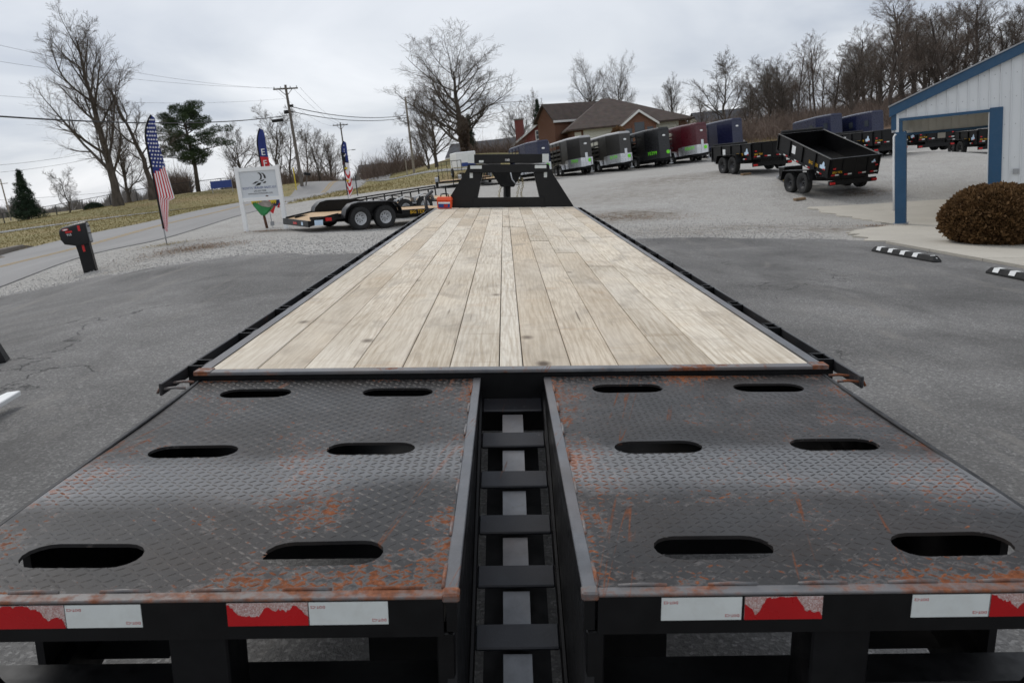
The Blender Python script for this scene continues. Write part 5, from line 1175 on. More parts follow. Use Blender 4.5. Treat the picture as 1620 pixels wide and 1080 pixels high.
# feather flags
def feather_flag(label, px, d, Ht, Wd, kind, lean, rotz=0, group='feather flags along the road'):
    p = gp(px, d); S = thing('feather_flag', label, 'flag', p, rotz, group)
    def edge(t_): return Vector((-lean*t_+.0, 0, Ht*t_))
    polep = [edge(k/14)+Vector((Wd*.55*max(0, (k/14-.8)/.2)**2.2, 0, 0)) for k in range(15)]
    q = MB(); q.tube(polep, [.02-.012*k/14 for k in range(15)], 6); q.build('pole', 'galv', S, smooth=True)
    n_, mcol = 48, 12; zb, zt = .125, 1.0
    def wid(u):  # u 0 bottom .. 1 top
        if kind == 'usa': return Wd*min(1., .12+1.25*u if u < .28 else (.75-.25*min(1, (u-.28)/.5) if u < .8 else .5*math.sqrt(max(0, 1-((u-.8)/.2)**1.7))))*1.25
        return Wd*(.85 if u < .8 else .85*math.sqrt(max(0, 1-((u-.8)/.2)**2)))*(min(1, .35+u*5))
    V = []; 
    for j in range(n_+1):
        u = j/n_; tz = zb+(zt-zb)*u; base = edge(tz)+Vector((Wd*.55*max(0, (tz-.8)/.2)**2.2, 0, 0)); w_ = wid(u)
        for i in range(mcol+1):
            a = i/mcol; fold = .035*math.sin(a*9+u*5)*(1-u*.5)*a+.05*a*math.sin(u*4)
            V.append((base.x+w_*a*.98+.012, fold-.012, base.z-.10*a*(1-u)-.02*a))
    me = bpy.data.meshes.new('sail'); F_ = [(j*(mcol+1)+i, j*(mcol+1)+i+1, (j+1)*(mcol+1)+i+1, (j+1)*(mcol+1)+i) for j in range(n_) for i in range(mcol)]
    me.from_pydata(V, [], F_)
    def pt(u, a):
        j = min(n_-1, int(u*n_)); i = min(mcol-1, int(a*mcol)); fu = u*n_-j; fa = a*mcol-i
        g_ = lambda jj, ii: Vector(V[jj*(mcol+1)+ii]); return (g_(j, i)*(1-fa)+g_(j, i+1)*fa)*(1-fu)+(g_(j+1, i)*(1-fa)+g_(j+1, i+1)*fa)*fu
    if kind == 'usa':
        for k in ('flagblue', 'flagred', 'flagwhite'): me.materials.append(MT[k])
        mi = []
        for j in range(n_):
            for i in range(mcol): u = (j+.5)/n_; mi.append(0 if u > .5+.09*(1-i/mcol)*0+.07*(i/mcol) else (1 if i % 2 == 0 else 2))
        me.polygons.foreach_set('material_index', mi); so_ = link('sail', me, None, S, True)
        q = MB()
        for r_ in range(13):
            for c_ in range(4):
                u = .565+r_*.033; a = .14+c_*.235+(.1 if r_ % 2 else 0)
                if a > .95: continue
                c0 = pt(min(u, .985), a); rd = .036*(1 if u < .9 else .8); pts = []
                for k in range(10):
                    an = math.pi/2+k*math.pi/5; rr_ = rd if k % 2 == 0 else rd*.45; pts.append((c0.x+rr_*math.cos(an), c0.y-.012, c0.z+rr_*math.sin(an)))
                q.prism(pts, (0, -.004, 0))
        q.build('stars', 'flagwhite', so_)['kind'] = 'stuff'
    elif kind == 'letters':
        for k in ('flagblue', 'flagred'): me.materials.append(MT[k])
        me.polygons.foreach_set('material_index', [0 if (j+.5)/n_ > .66 else 1 for j in range(n_) for i in range(mcol)]); so_ = link('sail', me, None, S, True)
        for ch, u in (('E', .72), ('F', .585), ('I', .45), ('N', .31)):
            c0 = pt(u, .5); text(ch, .36, 'text_white', so_, face_mat((c0.x, c0.y-.03, c0.z), (1, 0, 0), (lean*-.25, 0, 1)), 'lettering', .01)
    else:
        for k in ('flagblue', 'flagred', 'flagwhite', 'dark'): me.materials.append(MT[k])
        mi = []
        for j in range(n_):
            u = (j+.5)/n_
            for i in range(mcol):
                a = (i+.5)/mcol
                if u > .62: k_ = 0 if not (u < .8 and a < .5) else 3
                elif u > .45 and a > .12: k_ = 2 if (u < .6 and a > .3) else 3
                else: k_ = 1 if math.sin((u+.12*math.sin(a*3.1))*44) > 0 else 2
                mi.append(k_)
        me.polygons.foreach_set('material_index', mi); so_ = link('sail', me, None, S, True)
        q = MB(); rr = random.Random(8)
        for k in range(9):
            c0 = pt(rr.uniform(.72, .92), rr.uniform(.3, .7)); q.prism([(c0.x+(.035 if i % 2 == 0 else .015)*math.cos(i*math.pi/5), c0.y-.03, c0.z+(.035 if i % 2 == 0 else .015)*math.sin(i*math.pi/5)) for i in range(10)], (0, -.004, 0))
        q.build('stars', 'flagwhite', so_)['kind'] = 'stuff'
        for u in (.5, .27):
            c0 = pt(u, .35); q = MB(); q.prism([(c0.x-.09, c0.y-.03, c0.z), (c0.x, c0.y-.03, c0.z+.07), (c0.x+.1, c0.y-.03, c0.z+.02), (c0.x+.02, c0.y-.03, c0.z-.07)], (0, -.006, 0)); q.build('gold_patch', 'sculpt_yellow', so_)
    q = MB(); q.tube([Vector(V[j*(mcol+1)])+Vector((-.012, 0, 0)) for j in range(0, n_+1, 2)], .03, 6); q.build('sleeve', 'dark', S, smooth=True)
    return S
feather_flag('tall stars and stripes feather flag on the gravel beside the mailbox', 264, 24, 3.65, .52, 'usa', .05)
feather_flag('blue and red lettered feather flag rising behind the white sign', 430, 33.5, 3.75, .4, 'letters', .1)
feather_flag('slim feather flag with red and white waves by the far road edge', 552, 44, 3.2, .36, 'wave', .04)

# mailbox on its post
p = gp(143, 20); S = thing('mailbox', 'black plastic roadside mailbox with red reflectors on a matching post', 'mailbox', p, rad(10), roll=rad(-3))
q = MB(); q.prism([(-.13, -.1, -.1), (.165, -.1, -.1), (.16, -.1, .62), (.17, -.1, .8), (-.24, -.1, .8), (-.15, -.1, .66), (-.135, -.1, .5)], (0, .2, 0)); q.build('post', 'black', S, bevel=.02)
q = MB(); prof = []
nb = 8
def ring(x, hw_, z0_, z1_):
    pts = [(x, -hw_, z0_), (x, hw_, z0_), (x, hw_, z1_-hw_*.75)]
    for k in range(1, nb): a = math.pi*k/nb; pts.append((x, hw_*math.cos(a), z1_-hw_*.75+hw_*.75*math.sin(a)))
    pts.append((x, -hw_, z1_-hw_*.75)); return pts
rings = [ring(-.42, .14, .86, 1.1), ring(-.36, .155, .74, 1.14), ring(-.1, .165, .66, 1.19), ring(.16, .165, .68, 1.21), ring(.2, .15, .7, 1.2)]
nr = len(rings[0])
q.add([p_ for r_ in rings for p_ in r_], [(i*nr+j, i*nr+(j+1) % nr, (i+1)*nr+(j+1) % nr, (i+1)*nr+j) for i in range(len(rings)-1) for j in range(nr)]+[tuple(range(nr-1, -1, -1)), tuple(range((len(rings)-1)*nr, len(rings)*nr))])
q.build('box', 'black', S, smooth='auto')
q = MB(); q.prism([(.201, -.11, .93), (.201, .11, .93), (.201, .11, 1.08), (.201, .07, 1.16), (.201, -.07, 1.16), (.201, -.11, 1.08)], (.012, 0, 0)); dr = q.build('door', 'galv', S)
q = MB(); q.box(.2135, .24, -.03, .03, 1.07, 1.1); q.build('latch', 'black', dr)
q = MB(); q.box(.201, .212, -.11, .11, .72, .9); q.build('newspaper_door', 'galv', S)
for x0, x1, z0_, z1_ in ((.02, .075, 1.0, 1.13), (-.27, -.12, .99, 1.035), (-.01, .045, .5, .66)):
    yy = -.171 if z0_ > .6 else -.106
    q = MB(); q.box(x0, x1, yy, yy+.012, z0_, z1_); q.build('reflector', 'red', S)
q = MB(); q.cyl((-.26, -.158, 1.075), (-.26, -.17, 1.075), .05, n=14); q.v = [((x+.26)*1.5-.26, y, (z-1.075)*.55+1.075) for x, y, z in q.v]; q.build('badge', 'red', S)
q = MB(); q.cyl((-.26, -.17, 1.075), (-.26, -.174, 1.075), .036, n=14); q.v = [((x+.26)*1.6-.26, y, (z-1.075)*.4+1.075) for x, y, z in q.v]; q.build('badge_script', 'white', S)
text('915', .075, 'text_white', S, face_mat((-.2, -.172, .945), (1, 0, 0), (0, 0, 1)), 'house_number', .003)
# mailbox across the road
p = gp(484, 78); S = thing('mailbox', 'small dark mailbox leaning across the road below the utility pole', 'mailbox', p, rad(20), roll=rad(14))
q = MB(); q.cyl((0, 0, -.1), (0, 0, 1.0), .06); q.build('post', 'pole', S)
q = MB(); q.box(-.3, .3, -.12, .12, 1.0, 1.15); q.cyl((-.3, 0, 1.15), (.3, 0, 1.15), .12, n=14); q.build('box', 'black', S)

# things at the left picture edge
a = Vector(onlot(30, 642)); d_ = Vector(onlot(-66, 697))-a; d_.normalize(); up = Vector(TN); a.z = gz(a.x, a.y)+.03
x_ = d_.cross(up).normalized(); Mx = Matrix([[d_[i], x_[i], up[i], a[i]] for i in range(3)]+[[0, 0, 0, 1]])
W = thing('white_board', 'white board lying raised on the asphalt at the left edge', 'board', mat=Mx)
q = MB(); q.prism([(0.0, -.03, .06), (.04, .05, .06), (.9, .12, .06), (.9, -.08, .06)], (0, 0, .04)); q.build('board', 'white', W, bevel=.006)
q = MB(); q.box(.75, .85, -.04, .06, -.03, .0595); q.build('support', 'rustbrown', W)
a = Vector(onlot(-8, 562)); Bx = thing('dark_block', 'dark upright block just inside the left picture edge', 'block', (a.x, a.y, gz(a.x, a.y)+.02), rad(20))
q = MB(); q.add([(-.16, -.1, 0), (.1, -.1, 0), (.1, .1, 0), (-.16, .1, 0), (-.16, -.07, .28), (.03, -.07, .24), (.03, .07, .24), (-.16, .07, .28)], [(3, 2, 1, 0), (0, 1, 5, 4), (1, 2, 6, 5), (2, 3, 7, 6), (3, 0, 4, 7), (4, 5, 6, 7)]); q.build('block', 'blackmatt', Bx, bevel=.01)

# culvert headwall
p = gp(8, 31.5); S = thing('culvert', 'old concrete culvert headwall in the ditch beyond the road', 'culvert', p, rad(100))
q = MB(); q.box(-1.6, 1.6, -.15, .15, -.9, .22); q.build('headwall', 'concdark', S, bevel=.03)
for s in (-1, 1):
    q = MB(); q.prism([(s*1.6, -.14, -.9), (s*2.3, -1.0, -.9), (s*2.3, -1.0, -.1), (s*1.6, -.14, .2)], (s*.18, .1, 0)); q.build('wing_wall', 'concdark', S)
q = MB(); q.cyl((0, -.16, -.45), (0, -.14, -.45), .4, n=20); q.build('pipe_mouth', 'dark', S)

# chain link fence on the far side
S = thing('chain_link_fence', 'low dark chain link fence along the crest of the far grass', 'fence')
fp = [gp(px, d) for px, d in ((-60, 79), (8, 80), (51, 80.5), (91, 81), (133, 81), (176, 81.5), (218, 82), (262, 83), (303, 85), (352, 88), (400, 92), (445, 96))]
for k, p in enumerate(fp):
    q = MB(); q.cyl((0, 0, -.2), (0, 0, 1.15), .05, n=6); o = q.build('post', 'wire', S); o.location = p
for a, b_ in zip(fp[:-1], fp[1:]):
    q = MB(); q.beam(a+Vector((0, 0, 1.12)), b_+Vector((0, 0, 1.12)), .05, .05); q.build('top_rail', 'wire', S)
    q = MB(); Ld = (b_-a).length; n_ = int(Ld/.22)
    for i in range(n_):
        for sg in (0, 1):
            u0, u1 = i/n_, min(1, (i+2.2)/n_); z0_, z1_ = (.05, 1.1) if sg == 0 else (1.1, .05)
            q.beam(a.lerp(b_, u0)+Vector((0, 0, z0_)), a.lerp(b_, u1)+Vector((0, 0, z1_)), .009, .009)
    q.build('mesh_panel', 'wire', S, normals=False)
# blue banner on posts
p = gp(352, 80); S = thing('banner', 'dark blue banner on posts at the far side of the road', 'banner', p, rad(8))
q = MB(); q.box(-1.0, 1.0, -.02, .02, .45, 1.15); q.build('cloth', 'text_blue', S)
for x in (-.9, 1.0): q = MB(); q.cyl((x, .03, -.1), (x, .03, 1.25), .03, n=6); q.build('post', 'galv', S)
text('NOTICE', .3, 'decalblue', S, face_mat((0, -.024, .8), (1, 0, 0), (0, 0, 1)), 'lettering', .003) if False else None
# yellow marker pole, small posts
for px, d, h, r_, mt, nm, lb in ((469, 77, 2.1, .05, 'sculpt_yellow', 'marker_post', 'thin yellow marker post left of the near utility pole'), (566, 52, 1.3, .035, 'wire', 'sign_post', 'thin dark post beside the slim feather flag'), (645, 92, 2.0, .06, 'polelight', 'marker_post', 'short pale post left of the pale utility pole')):
    p = gp(px, d); q = MB(); q.cyl((0, 0, -.1), (0, 0, h), r_, n=8); o = q.build(nm, mt, None); o.location = p; tag(o, lb, 'post')

# ================================================================ UTILITY POLES AND WIRES
def pole(px, d, H, label, arm=True, mt='pole', r0=.17, lamp=False, lean=0, armang=.5):
    p = gp(px, d); S = thing('utility_pole', label, 'utility pole', p, 0, 'utility poles along the road', roll=lean)
    q = MB(); q.cyl((0, 0, -.3), (0, 0, H), r0, r0*.65, 12); q.build('pole', mt, S, smooth='auto')
    if arm:
        ca, sa_ = math.cos(armang), math.sin(armang)
        q = MB(); q.beam((-1.15*ca, -1.15*sa_-.12, H-.35), (1.15*ca, 1.15*sa_-.12, H-.35), .1, .13); q.beam((-.6*ca, -.6*sa_-.1, H-.4), (0, -.1, H-1.), .05, .05); q.beam((.6*ca, .6*sa_-.1, H-.4), (0, -.1, H-1.), .05, .05); q.build('cross_arm', mt, S)
        for x in (-1.05, -.45, .45, 1.05):
            q = MB(); q.cyl((x*ca, x*sa_-.12, H-.28), (x*ca, x*sa_-.12, H-.12), .05, .03, 8); q.build('insulator', 'galv', S)
    if lamp:
        q = MB(); q.tube([(0, 0, H*.52), (.5, -.2, H*.56), (1.3, -.4, H*.565)], .035, 6); q.build('lamp_arm', 'galv', S, smooth=True)
        q = MB(); q.box(1.2, 1.75, -.53, -.3, H*.565-.1, H*.565+.03); q.build('lamp_head', 'galv', S, bevel=.03)
    return S, p
P1, p1 = pole(478, 78, 9.3, 'tall weathered utility pole with cross arm across the road', lean=rad(-1))
P2, p2 = pole(656, 97, 9.0, 'pale utility pole without cross arm in front of the bare trees', arm=False, mt='polelight', r0=.16)
P3, p3 = pole(552, 122, 9.2, 'distant thin utility pole with cross arm and street lamp behind the slim flag', lamp=True, r0=.14)
q = MB(); q.beam((-1.1, 0, 6.5), (0, 0, 6.6), .03, .03); q.box(-1.75, -.75, -.25, .25, 6.1, 6.35); q.build('transformer_box', 'dark', P1)
q = MB(); q.box(-.5, -.15, -.2, .2, 6.75, 7.05); q.box(.12, .4, -.15, .15, 7.3, 7.5); q.build('junction_box', 'dark', P1)
def wire(label, a, b_, sag, r_, n=20):
    a = Vector(a); b_ = Vector(b_); q = MB(); pts = []
    for i in range(n+1): u = i/n; p = a.lerp(b_, u); p.z -= sag*4*u*(1-u); pts.append(p)
    q.tube(pts, r_, 4); o = q.build('overhead_wire', 'wire', None, smooth=True); tag(o, label, 'wire', 'overhead wires'); return o
def W_(px, py, d): return Vector(at(px, py, d))
top1 = lambda x=0, z=9.0: Vector((p1.x+x, p1.y+x*.5, p1.z+z))
wire('thick black cable crossing the left sky below the other wires', W_(-60, 180, 34), top1(0, 6.6), .55, .045, 30)
wire('upper cable running right from the near pole to the pale pole', top1(0, 7.35), Vector((p2.x, p2.y, p2.z+7.0)), .6, .04)
wire('lower cable running right from the near pole to the pale pole', top1(0, 6.9), Vector((p2.x, p2.y, p2.z+6.75)), .6, .04)
for k, (py, d) in enumerate(((58, 45), (88, 48), (147, 46))):
    wire('thin wire over the left road, %s from the top' % ('first', 'second', 'third')[k], W_(-60, py, d), top1((-1.05, .45, 0)[k], 9.0-(.9 if k == 2 else 0)), .5, .009)
for k, (x, z) in enumerate(((-1.05, 8.8), (.45, 8.8), (1.05, 8.8))):
    wire('thin wire between the two poles with cross arms, number %s' % ('one', 'two', 'three')[k], top1(x), Vector((p3.x+x, p3.y, p3.z+z)), .7, .009)
for k, (py0, py1) in enumerate(((250, 242), (262, 252))):
    wire('faint far wire low in the left sky, %s one' % ('upper', 'lower')[k], W_(-40, py0+14, 150), W_(150, py1-2, 160), .4, .03); 
wire('faint far wire near the left horizon', W_(-40, 318, 150), W_(420, 270, 170), 1.0, .03)
p = gp(18, 140); q = MB(); q.cyl((0, 0, -1), (-.3, 0, 7), .14, .1, 8); q.beam((-1.2, 0, 6.2), (.8, 0, 6.2), .1, .1); o = q.build('utility_pole', 'polelight', None); o.location = p; tag(o, 'far pale utility pole left of the cedar', 'utility pole', 'utility poles along the road')

# ================================================================ HOUSES
def gable(S, x0, x1, y0, y1, zb, ze, zr, wall, roof, ov=.35, axis='X', trim='frost'):
    """box with gable roof; ridge along axis"""
    if axis == 'Y':
        xm = (x0+x1)/2; q = MB(); q.prism([(x0, y0, zb), (x1, y0, zb), (x1, y0, ze), (xm, y0, zr), (x0, y0, ze)], (0, y1-y0, 0)); w_ = q.build('wall', wall, S)
        for s, xe in ((-1, x0), (1, x1)):
            sl = (zr-ze)/abs(xm-xe); xo = xe+s*ov; zo = ze-ov*sl; q = MB(); q.prism([(xm, y0-ov, zr+.06), (xo, y0-ov, zo+.06), (xo, y0-ov, zo+.22), (xm, y0-ov, zr+.22)], (0, y1-y0+2*ov, 0)); q.build('roof', roof, S)
            q = MB(); q.prism([(xm, y0-ov-.05, zr-.08), (xo, y0-ov-.05, zo-.08), (xo, y0-ov-.05, zo+.2), (xm, y0-ov-.05, zr+.2)], (0, .045, 0)); q.build('barge_board', trim, S)
    else:
        ym = (y0+y1)/2; q = MB(); q.prism([(x0, y0, zb), (x0, y1, zb), (x0, y1, ze), (x0, ym, zr), (x0, y0, ze)], (x1-x0, 0, 0)); q.build('wall', wall, S)
        for s, ye in ((-1, y0), (1, y1)):
            sl = (zr-ze)/abs(ym-ye); yo = ye+s*ov; zo = ze-ov*sl; q = MB(); q.prism([(x0-ov, ym, zr+.06), (x0-ov, yo, zo+.06), (x0-ov, yo, zo+.22), (x0-ov, ym, zr+.22)], (x1-x0+2*ov, 0, 0)); q.build('roof', roof, S)
            q = MB(); q.box(x0-ov, x1+ov, yo-.03 if s < 0 else yo, yo if s < 0 else yo+.03, zo-.06, zo+.2); q.build('gutter', trim, S)
def window(S, M4, w_, h_, glass='glass', mull=1, bars=1, frame='frost', fw=.09):
    q = MB(); q.box(-w_/2-fw, w_/2+fw, -h_/2-fw, -h_/2, 0, .06); q.box(-w_/2-fw, w_/2+fw, h_/2, h_/2+fw, 0, .06); q.box(-w_/2-fw, -w_/2, -h_/2, h_/2, 0, .06); q.box(w_/2, w_/2+fw, -h_/2, h_/2, 0, .06)
    for k in range(1, mull+1): x = -w_/2+w_*k/(mull+1); q.box(x-.03, x+.03, -h_/2, h_/2, .0, .05)
    for k in range(1, bars+1): y = -h_/2+h_*k/(bars+1); q.box(-w_/2, w_/2, y-.025, y+.025, .001, .048)
    o = q.build('window', frame, S); o.matrix_local = M4
    q = MB(); q.box(-w_/2, w_/2, -h_/2, h_/2, .002, .02); q.build('pane', glass, o); return o
# red brick house: gable towards the yard
pk = at(851, 197, 122)
gzh = gz(pk[0], pk[1]); zpk = pk[2]-gzh
S = thing('red_brick_house', 'red brick house with grey shingle roof, white trim and tall chimney', 'house', (pk[0], pk[1], gzh), rad(-12)); S.scale = (1.22, 1.22, 1.22); zpk /= 1.22
ze = zpk-2.55
gable(S, -3.7, 3.7, 0, 11, -1.5, ze, zpk, 'brick_red', 'shingle_grey', axis='Y')
window(S, face_mat((.1, -.01, zpk-1.25), (1, 0, 0), (0, 0, 1)), .85, .95, 'glass', 0, 1)
window(S, face_mat((-1.9, -.01, zpk-3.5), (1, 0, 0), (0, 0, 1)), 1.8, 1.3, 'glass', 1, 1)
window(S, face_mat((1.8, -.01, zpk-3.5), (1, 0, 0), (0, 0, 1)), 1.0, 1.3, 'glass', 0, 1)
q = MB(); q.box(-3.2, -2.2, 1.8, 2.6, ze-.5, zpk+.85); ch = q.build('chimney', 'brick_red', S)
q = MB(); q.box(-3.28, -2.12, 1.72, 2.68, zpk+.86, zpk+1.02); q.build('chimney_cap', 'concdark', ch)
gable(S, -12.5, -3.75, 3, 9.5, -1.5, ze-.3, zpk-1.25, 'brick_red', 'shingle_grey', axis='X')
gable(S, -9.5, -3.9, .3, 2.99, -1.5, ze-1.0, ze+.1, 'brick_red', 'shingle_grey', axis='X')
for x in (-8.6, -6.7, -4.9): window(S, face_mat((x, .28, ze-1.9), (1, 0, 0), (0, 0, 1)), .9, 1.2, 'glass', 0, 1)

# brown brick hall
eL = at(900, 205.5, 95); eR = at(1094, 190, 95); vx = eR-eL; ya = math.atan2(vx[1], vx[0]); Wd = math.hypot(vx[0], vx[1])
gb = gz(eL[0], eL[1])-.2; zE = eL[2]-gb
S = thing('brick_hall', 'brown brick hall with big hipped shingle roof and gabled entrance', 'building', (eL[0], eL[1], gb), ya)
zR = zE+3.45
q = MB(); q.box(.5, Wd-.4, .5, 12.5, -1.5, zE); q.build('wall', 'brick_brown', S)
rp = [(-.35, -.4, zE), (Wd+.35, -.4, zE), (Wd+.35, 13.2, zE), (-.35, 13.2, zE), (4.7, 6.0, zR), (5.8, 6.0, zR)]
q = MB(); q.add(rp+[(x, y, z-.18) for x, y, z in rp[:4]], [(0, 1, 5, 4), (1, 2, 5), (2, 3, 4, 5), (3, 0, 4), (0, 6, 7, 1), (1, 7, 8, 2), (2, 8, 9, 3), (3, 9, 6, 0), (9, 8, 7, 6)]); rf = q.build('roof', 'shingle_brown', S)
# cream siding bays on the front
for x0, x1 in ((1.7, 5.9), (10.2, Wd-1.4)):
    n_ = 9
    for k in range(n_):
        z0_ = .2+k*(zE-.35)/n_; q = MB(); q.prism([(x0, .5, z0_), (x0, .5, z0_+(zE-.35)/n_-.01), (x0, .475, z0_+(zE-.35)/n_-.01), (x0, .455, z0_)], (x1-x0, 0, 0)); q.build('siding_board', 'siding', S)
# gabled entrance
xp = 8.0
gable(S, xp-1.95, xp+1.95, -1.1, 3.5, -1., zE-.15, zE+1.25, 'brick_brown', 'shingle_brown', axis='Y', ov=.3)
for x, w_, h_ in ((-1.2, .75, 2.6), (0, 1.15, 3.2), (1.2, .75, 2.6)):
    q = MB(); q.box(xp+x-w_/2, xp+x+w_/2, -1.125, -1.101, .0, h_); q.build('entrance_glass', 'glass', S)
for x in (-.72, .72): q = MB(); q.box(xp+x-.14, xp+x+.14, -1.2, -1.1255, 0, 2.9); q.build('pier', 'brick_brown', S)
# left two storey wing with tall windows in its gable end
eW = at(876, 188.5, 102); Mi = Matrix.Translation((eL[0], eL[1], gb)) @ Matrix.Rotation(ya, 4, 'Z'); lw = Mi.inverted() @ Vector(eW); pkW = Mi.inverted() @ Vector(at(864, 169, 105))
xw0 = lw.x; zeW = lw.z; zpW = pkW.z
_before = set(S.children)
gable(S, xw0, xw0+10.5, lw.y, lw.y+3.5, -1.5, zeW, max(zpW, zeW+1.2), 'brick_brown', 'shingle_brown', axis='X', ov=.4)
q = MB()
for y in (.9, 2.55): window(S, face_mat((xw0-.01, lw.y+y, zeW-.75), (0, -1, 0), (0, 0, 1)), .85, 2.0, 'glasslight', 0, 1); window(S, face_mat((xw0-.01, lw.y+y, zeW-2.6), (0, -1, 0), (0, 0, 1)), .85, 1.2, 'siding', 0, 0)
_pv = Matrix.Translation((xw0, lw.y, 0)) @ Matrix.Rotation(rad(33), 4, 'Z') @ Matrix.Translation((-xw0, -lw.y, 0))
for o in set(S.children)-_before: o.matrix_local = _pv @ o.matrix_local
for x in (.75, ): window(S, face_mat((x+.3, .49, zE-1.1), (1, 0, 0), (0, 0, 1)), .8, 1.5, 'siding', 0, 0, 'brick_brown')
# pale houses glimpsed far off
for px, d, w_, h_, lb, py in ((1150, 135, 9, 2.6, 'pale house glimpsed between tree trunks right of the hall', 205), (612, 190, 12, 2.6, 'low white house far down the road', 284), (592, 200, 6, 2.4, 'small white shed beside the far white house', 287)):
    p = gp(px, d); S = thing('far_house', lb, 'house', p+Vector((0, 0, -.4)), rad(5), 'distant pale houses')
    gable(S, -w_/2, w_/2, 0, 6, -2, h_, h_+1.6, 'siding' if px > 1000 else 'white', 'shingle_grey', axis='X')
    for x in np.linspace(-w_/3, w_/3, 3): window(S, face_mat((x, -.01, h_*.55), (1, 0, 0), (0, 0, 1)), .9, 1.0, 'glass', 0, 1)

# ================================================================ TREES
def seg_tubes(P, Rr, n):
    """P (N,K,3), Rr (N,K) -> verts, quads"""
    Nn, K, _ = P.shape; d = P[:, -1]-P[:, 0]; d /= np.linalg.norm(d, axis=1)[:, None]+1e-9
    ref = np.where(np.abs(d[:, 2:3]) > .9, np.array([[1., 0, 0]]), np.array([[0, 0, 1.]])); x = np.cross(d, ref); x /= np.linalg.norm(x, axis=1)[:, None]+1e-9; y = np.cross(d, x)
    a = np.arange(n)*2*math.pi/n; off = x[:, None, None]*np.cos(a)[None, None, :, None]+y[:, None, None]*np.sin(a)[None, None, :, None]
    V = (P[:, :, None]+off*Rr[:, :, None, None]).reshape(-1, 3)
    i = (np.arange(Nn)*K*n)[:, None, None]+(np.arange(K-1)*n)[None, :, None]; j = np.arange(n)[None, None]; j2 = (j+1) % n
    return V, np.stack([i+j, i+j2, i+n+j2, i+n+j], -1).reshape(-1, 4)
def grow(seed, H=15., r0=.4, levels=None, leader=.9, lean=(0, 0), fork=0, wig=.03):
    """unit bare tree; levels: list of dict(n, t0, t1, ang, len, up, wig)"""
    rs = np.random.RandomState(seed); out = []
    K = 14; t = np.linspace(0, 1, K)
    tr = np.zeros((1, K, 3)); tr[0, :, 2] = t*H*leader; tr[0, :, 0] = lean[0]*t**1.5*H+np.cumsum(rs.randn(K))*wig*H*.12; tr[0, :, 1] = lean[1]*t**1.5*H+np.cumsum(rs.randn(K))*wig*H*.12
    tr[0, 0, :2] = 0
    R0 = (r0*(1-t*.86)**.9)[None]; R0[0, 0] *= 1.45; R0[0, 1] *= 1.08
    out.append((tr, R0)); par, pr = tr, R0
    for li, lv in enumerate(levels):
        Np, Kp, _ = par.shape; n = lv['n']; K = lv.get('K', 6)
        tt_ = lv['t0']+(lv['t1']-lv['t0'])*(np.arange(n)[None]+rs.uniform(0, 1, (Np, n)))/n
        idx = tt_*(Kp-1); i0 = np.clip(idx.astype(int), 0, Kp-2); f = (idx-i0)[..., None]; ar = np.arange(Np)[:, None]
        st = par[ar, i0]*(1-f)+par[ar, i0+1]*f; rr = pr[ar, i0]*(1-f[..., 0])+pr[ar, i0+1]*f[..., 0]
        dr = par[ar, i0+1]-par[ar, i0]; dr /= np.linalg.norm(dr, axis=2)[..., None]+1e-9
        plen = np.linalg.norm(par[:, -1]-par[:, 0], axis=1)[:, None]
        rv = rs.randn(Np, n, 3)
        if li == 0:
            az = np.arange(n)*2.4+rs.uniform(0, 1, (Np, n)); rv = np.stack([np.cos(az), np.sin(az), np.zeros_like(az)], -1)
        pp_ = rv-dr*np.sum(rv*dr, 2)[..., None]; pp_ /= np.linalg.norm(pp_, axis=2)[..., None]+1e-9
        an = np.radians(lv['ang'])*rs.uniform(.7, 1.3, (Np, n)); d0 = dr*np.cos(an)[..., None]+pp_*np.sin(an)[..., None]
        shape = lv.get('shape', lambda q: 1-.55*q); ln = plen*lv['len']*shape(tt_)*rs.uniform(.65, 1.25, (Np, n))
        M_ = Np*n; st = st.reshape(M_, 3); d0 = d0.reshape(M_, 3); ln = ln.reshape(M_); rr = rr.reshape(M_)
        P = np.zeros((M_, K, 3)); P[:, 0] = st; dcur = d0.copy()
        for k in range(1, K):
            dcur = dcur+rs.randn(M_, 3)*lv.get('wig', .14); dcur[:, 2] += lv.get('up', .05); dcur /= np.linalg.norm(dcur, axis=1)[:, None]
            P[:, k] = P[:, k-1]+dcur*(ln/(K-1))[:, None]
        rb = np.minimum(rr*lv.get('rr', .6), ln*.019+.005); Rr = rb[:, None]*(1-np.linspace(0, .85, K))[None]; Rr = np.maximum(Rr, lv.get('rmin', .008))
        out.append((P, Rr)); par, pr = P, Rr
    return out
def tree_meshes(name, parts, split, sides=(9, 6, 4, 3, 3, 3)):
    res = []
    for a, b_ in ((0, split), (split, len(parts))):
        V = []; F_ = []; o = 0
        for i in range(a, b_):
            v_, f_ = seg_tubes(parts[i][0], parts[i][1], sides[i]); V.append(v_); F_.append(f_+o); o += len(v_)
        res.append(npmesh(name, np.concatenate(V), np.concatenate(F_)))
    return res
def cone_sh(q): return 1-.65*q
def round_sh(q): return .55+.9*q*(1-q)*1.6-.25*q
KINDS_ = {}
def kind(nm, trunk='bark', twig='twig', **k):
    parts = grow(**k); a, b_ = tree_meshes(nm, parts, 3); a.materials.append(MT[trunk]); b_.materials.append(MT[twig]); KINDS_[nm] = (a, b_, max(float(np.percentile(p_[0][..., 2], 99.7)) for p_ in parts))
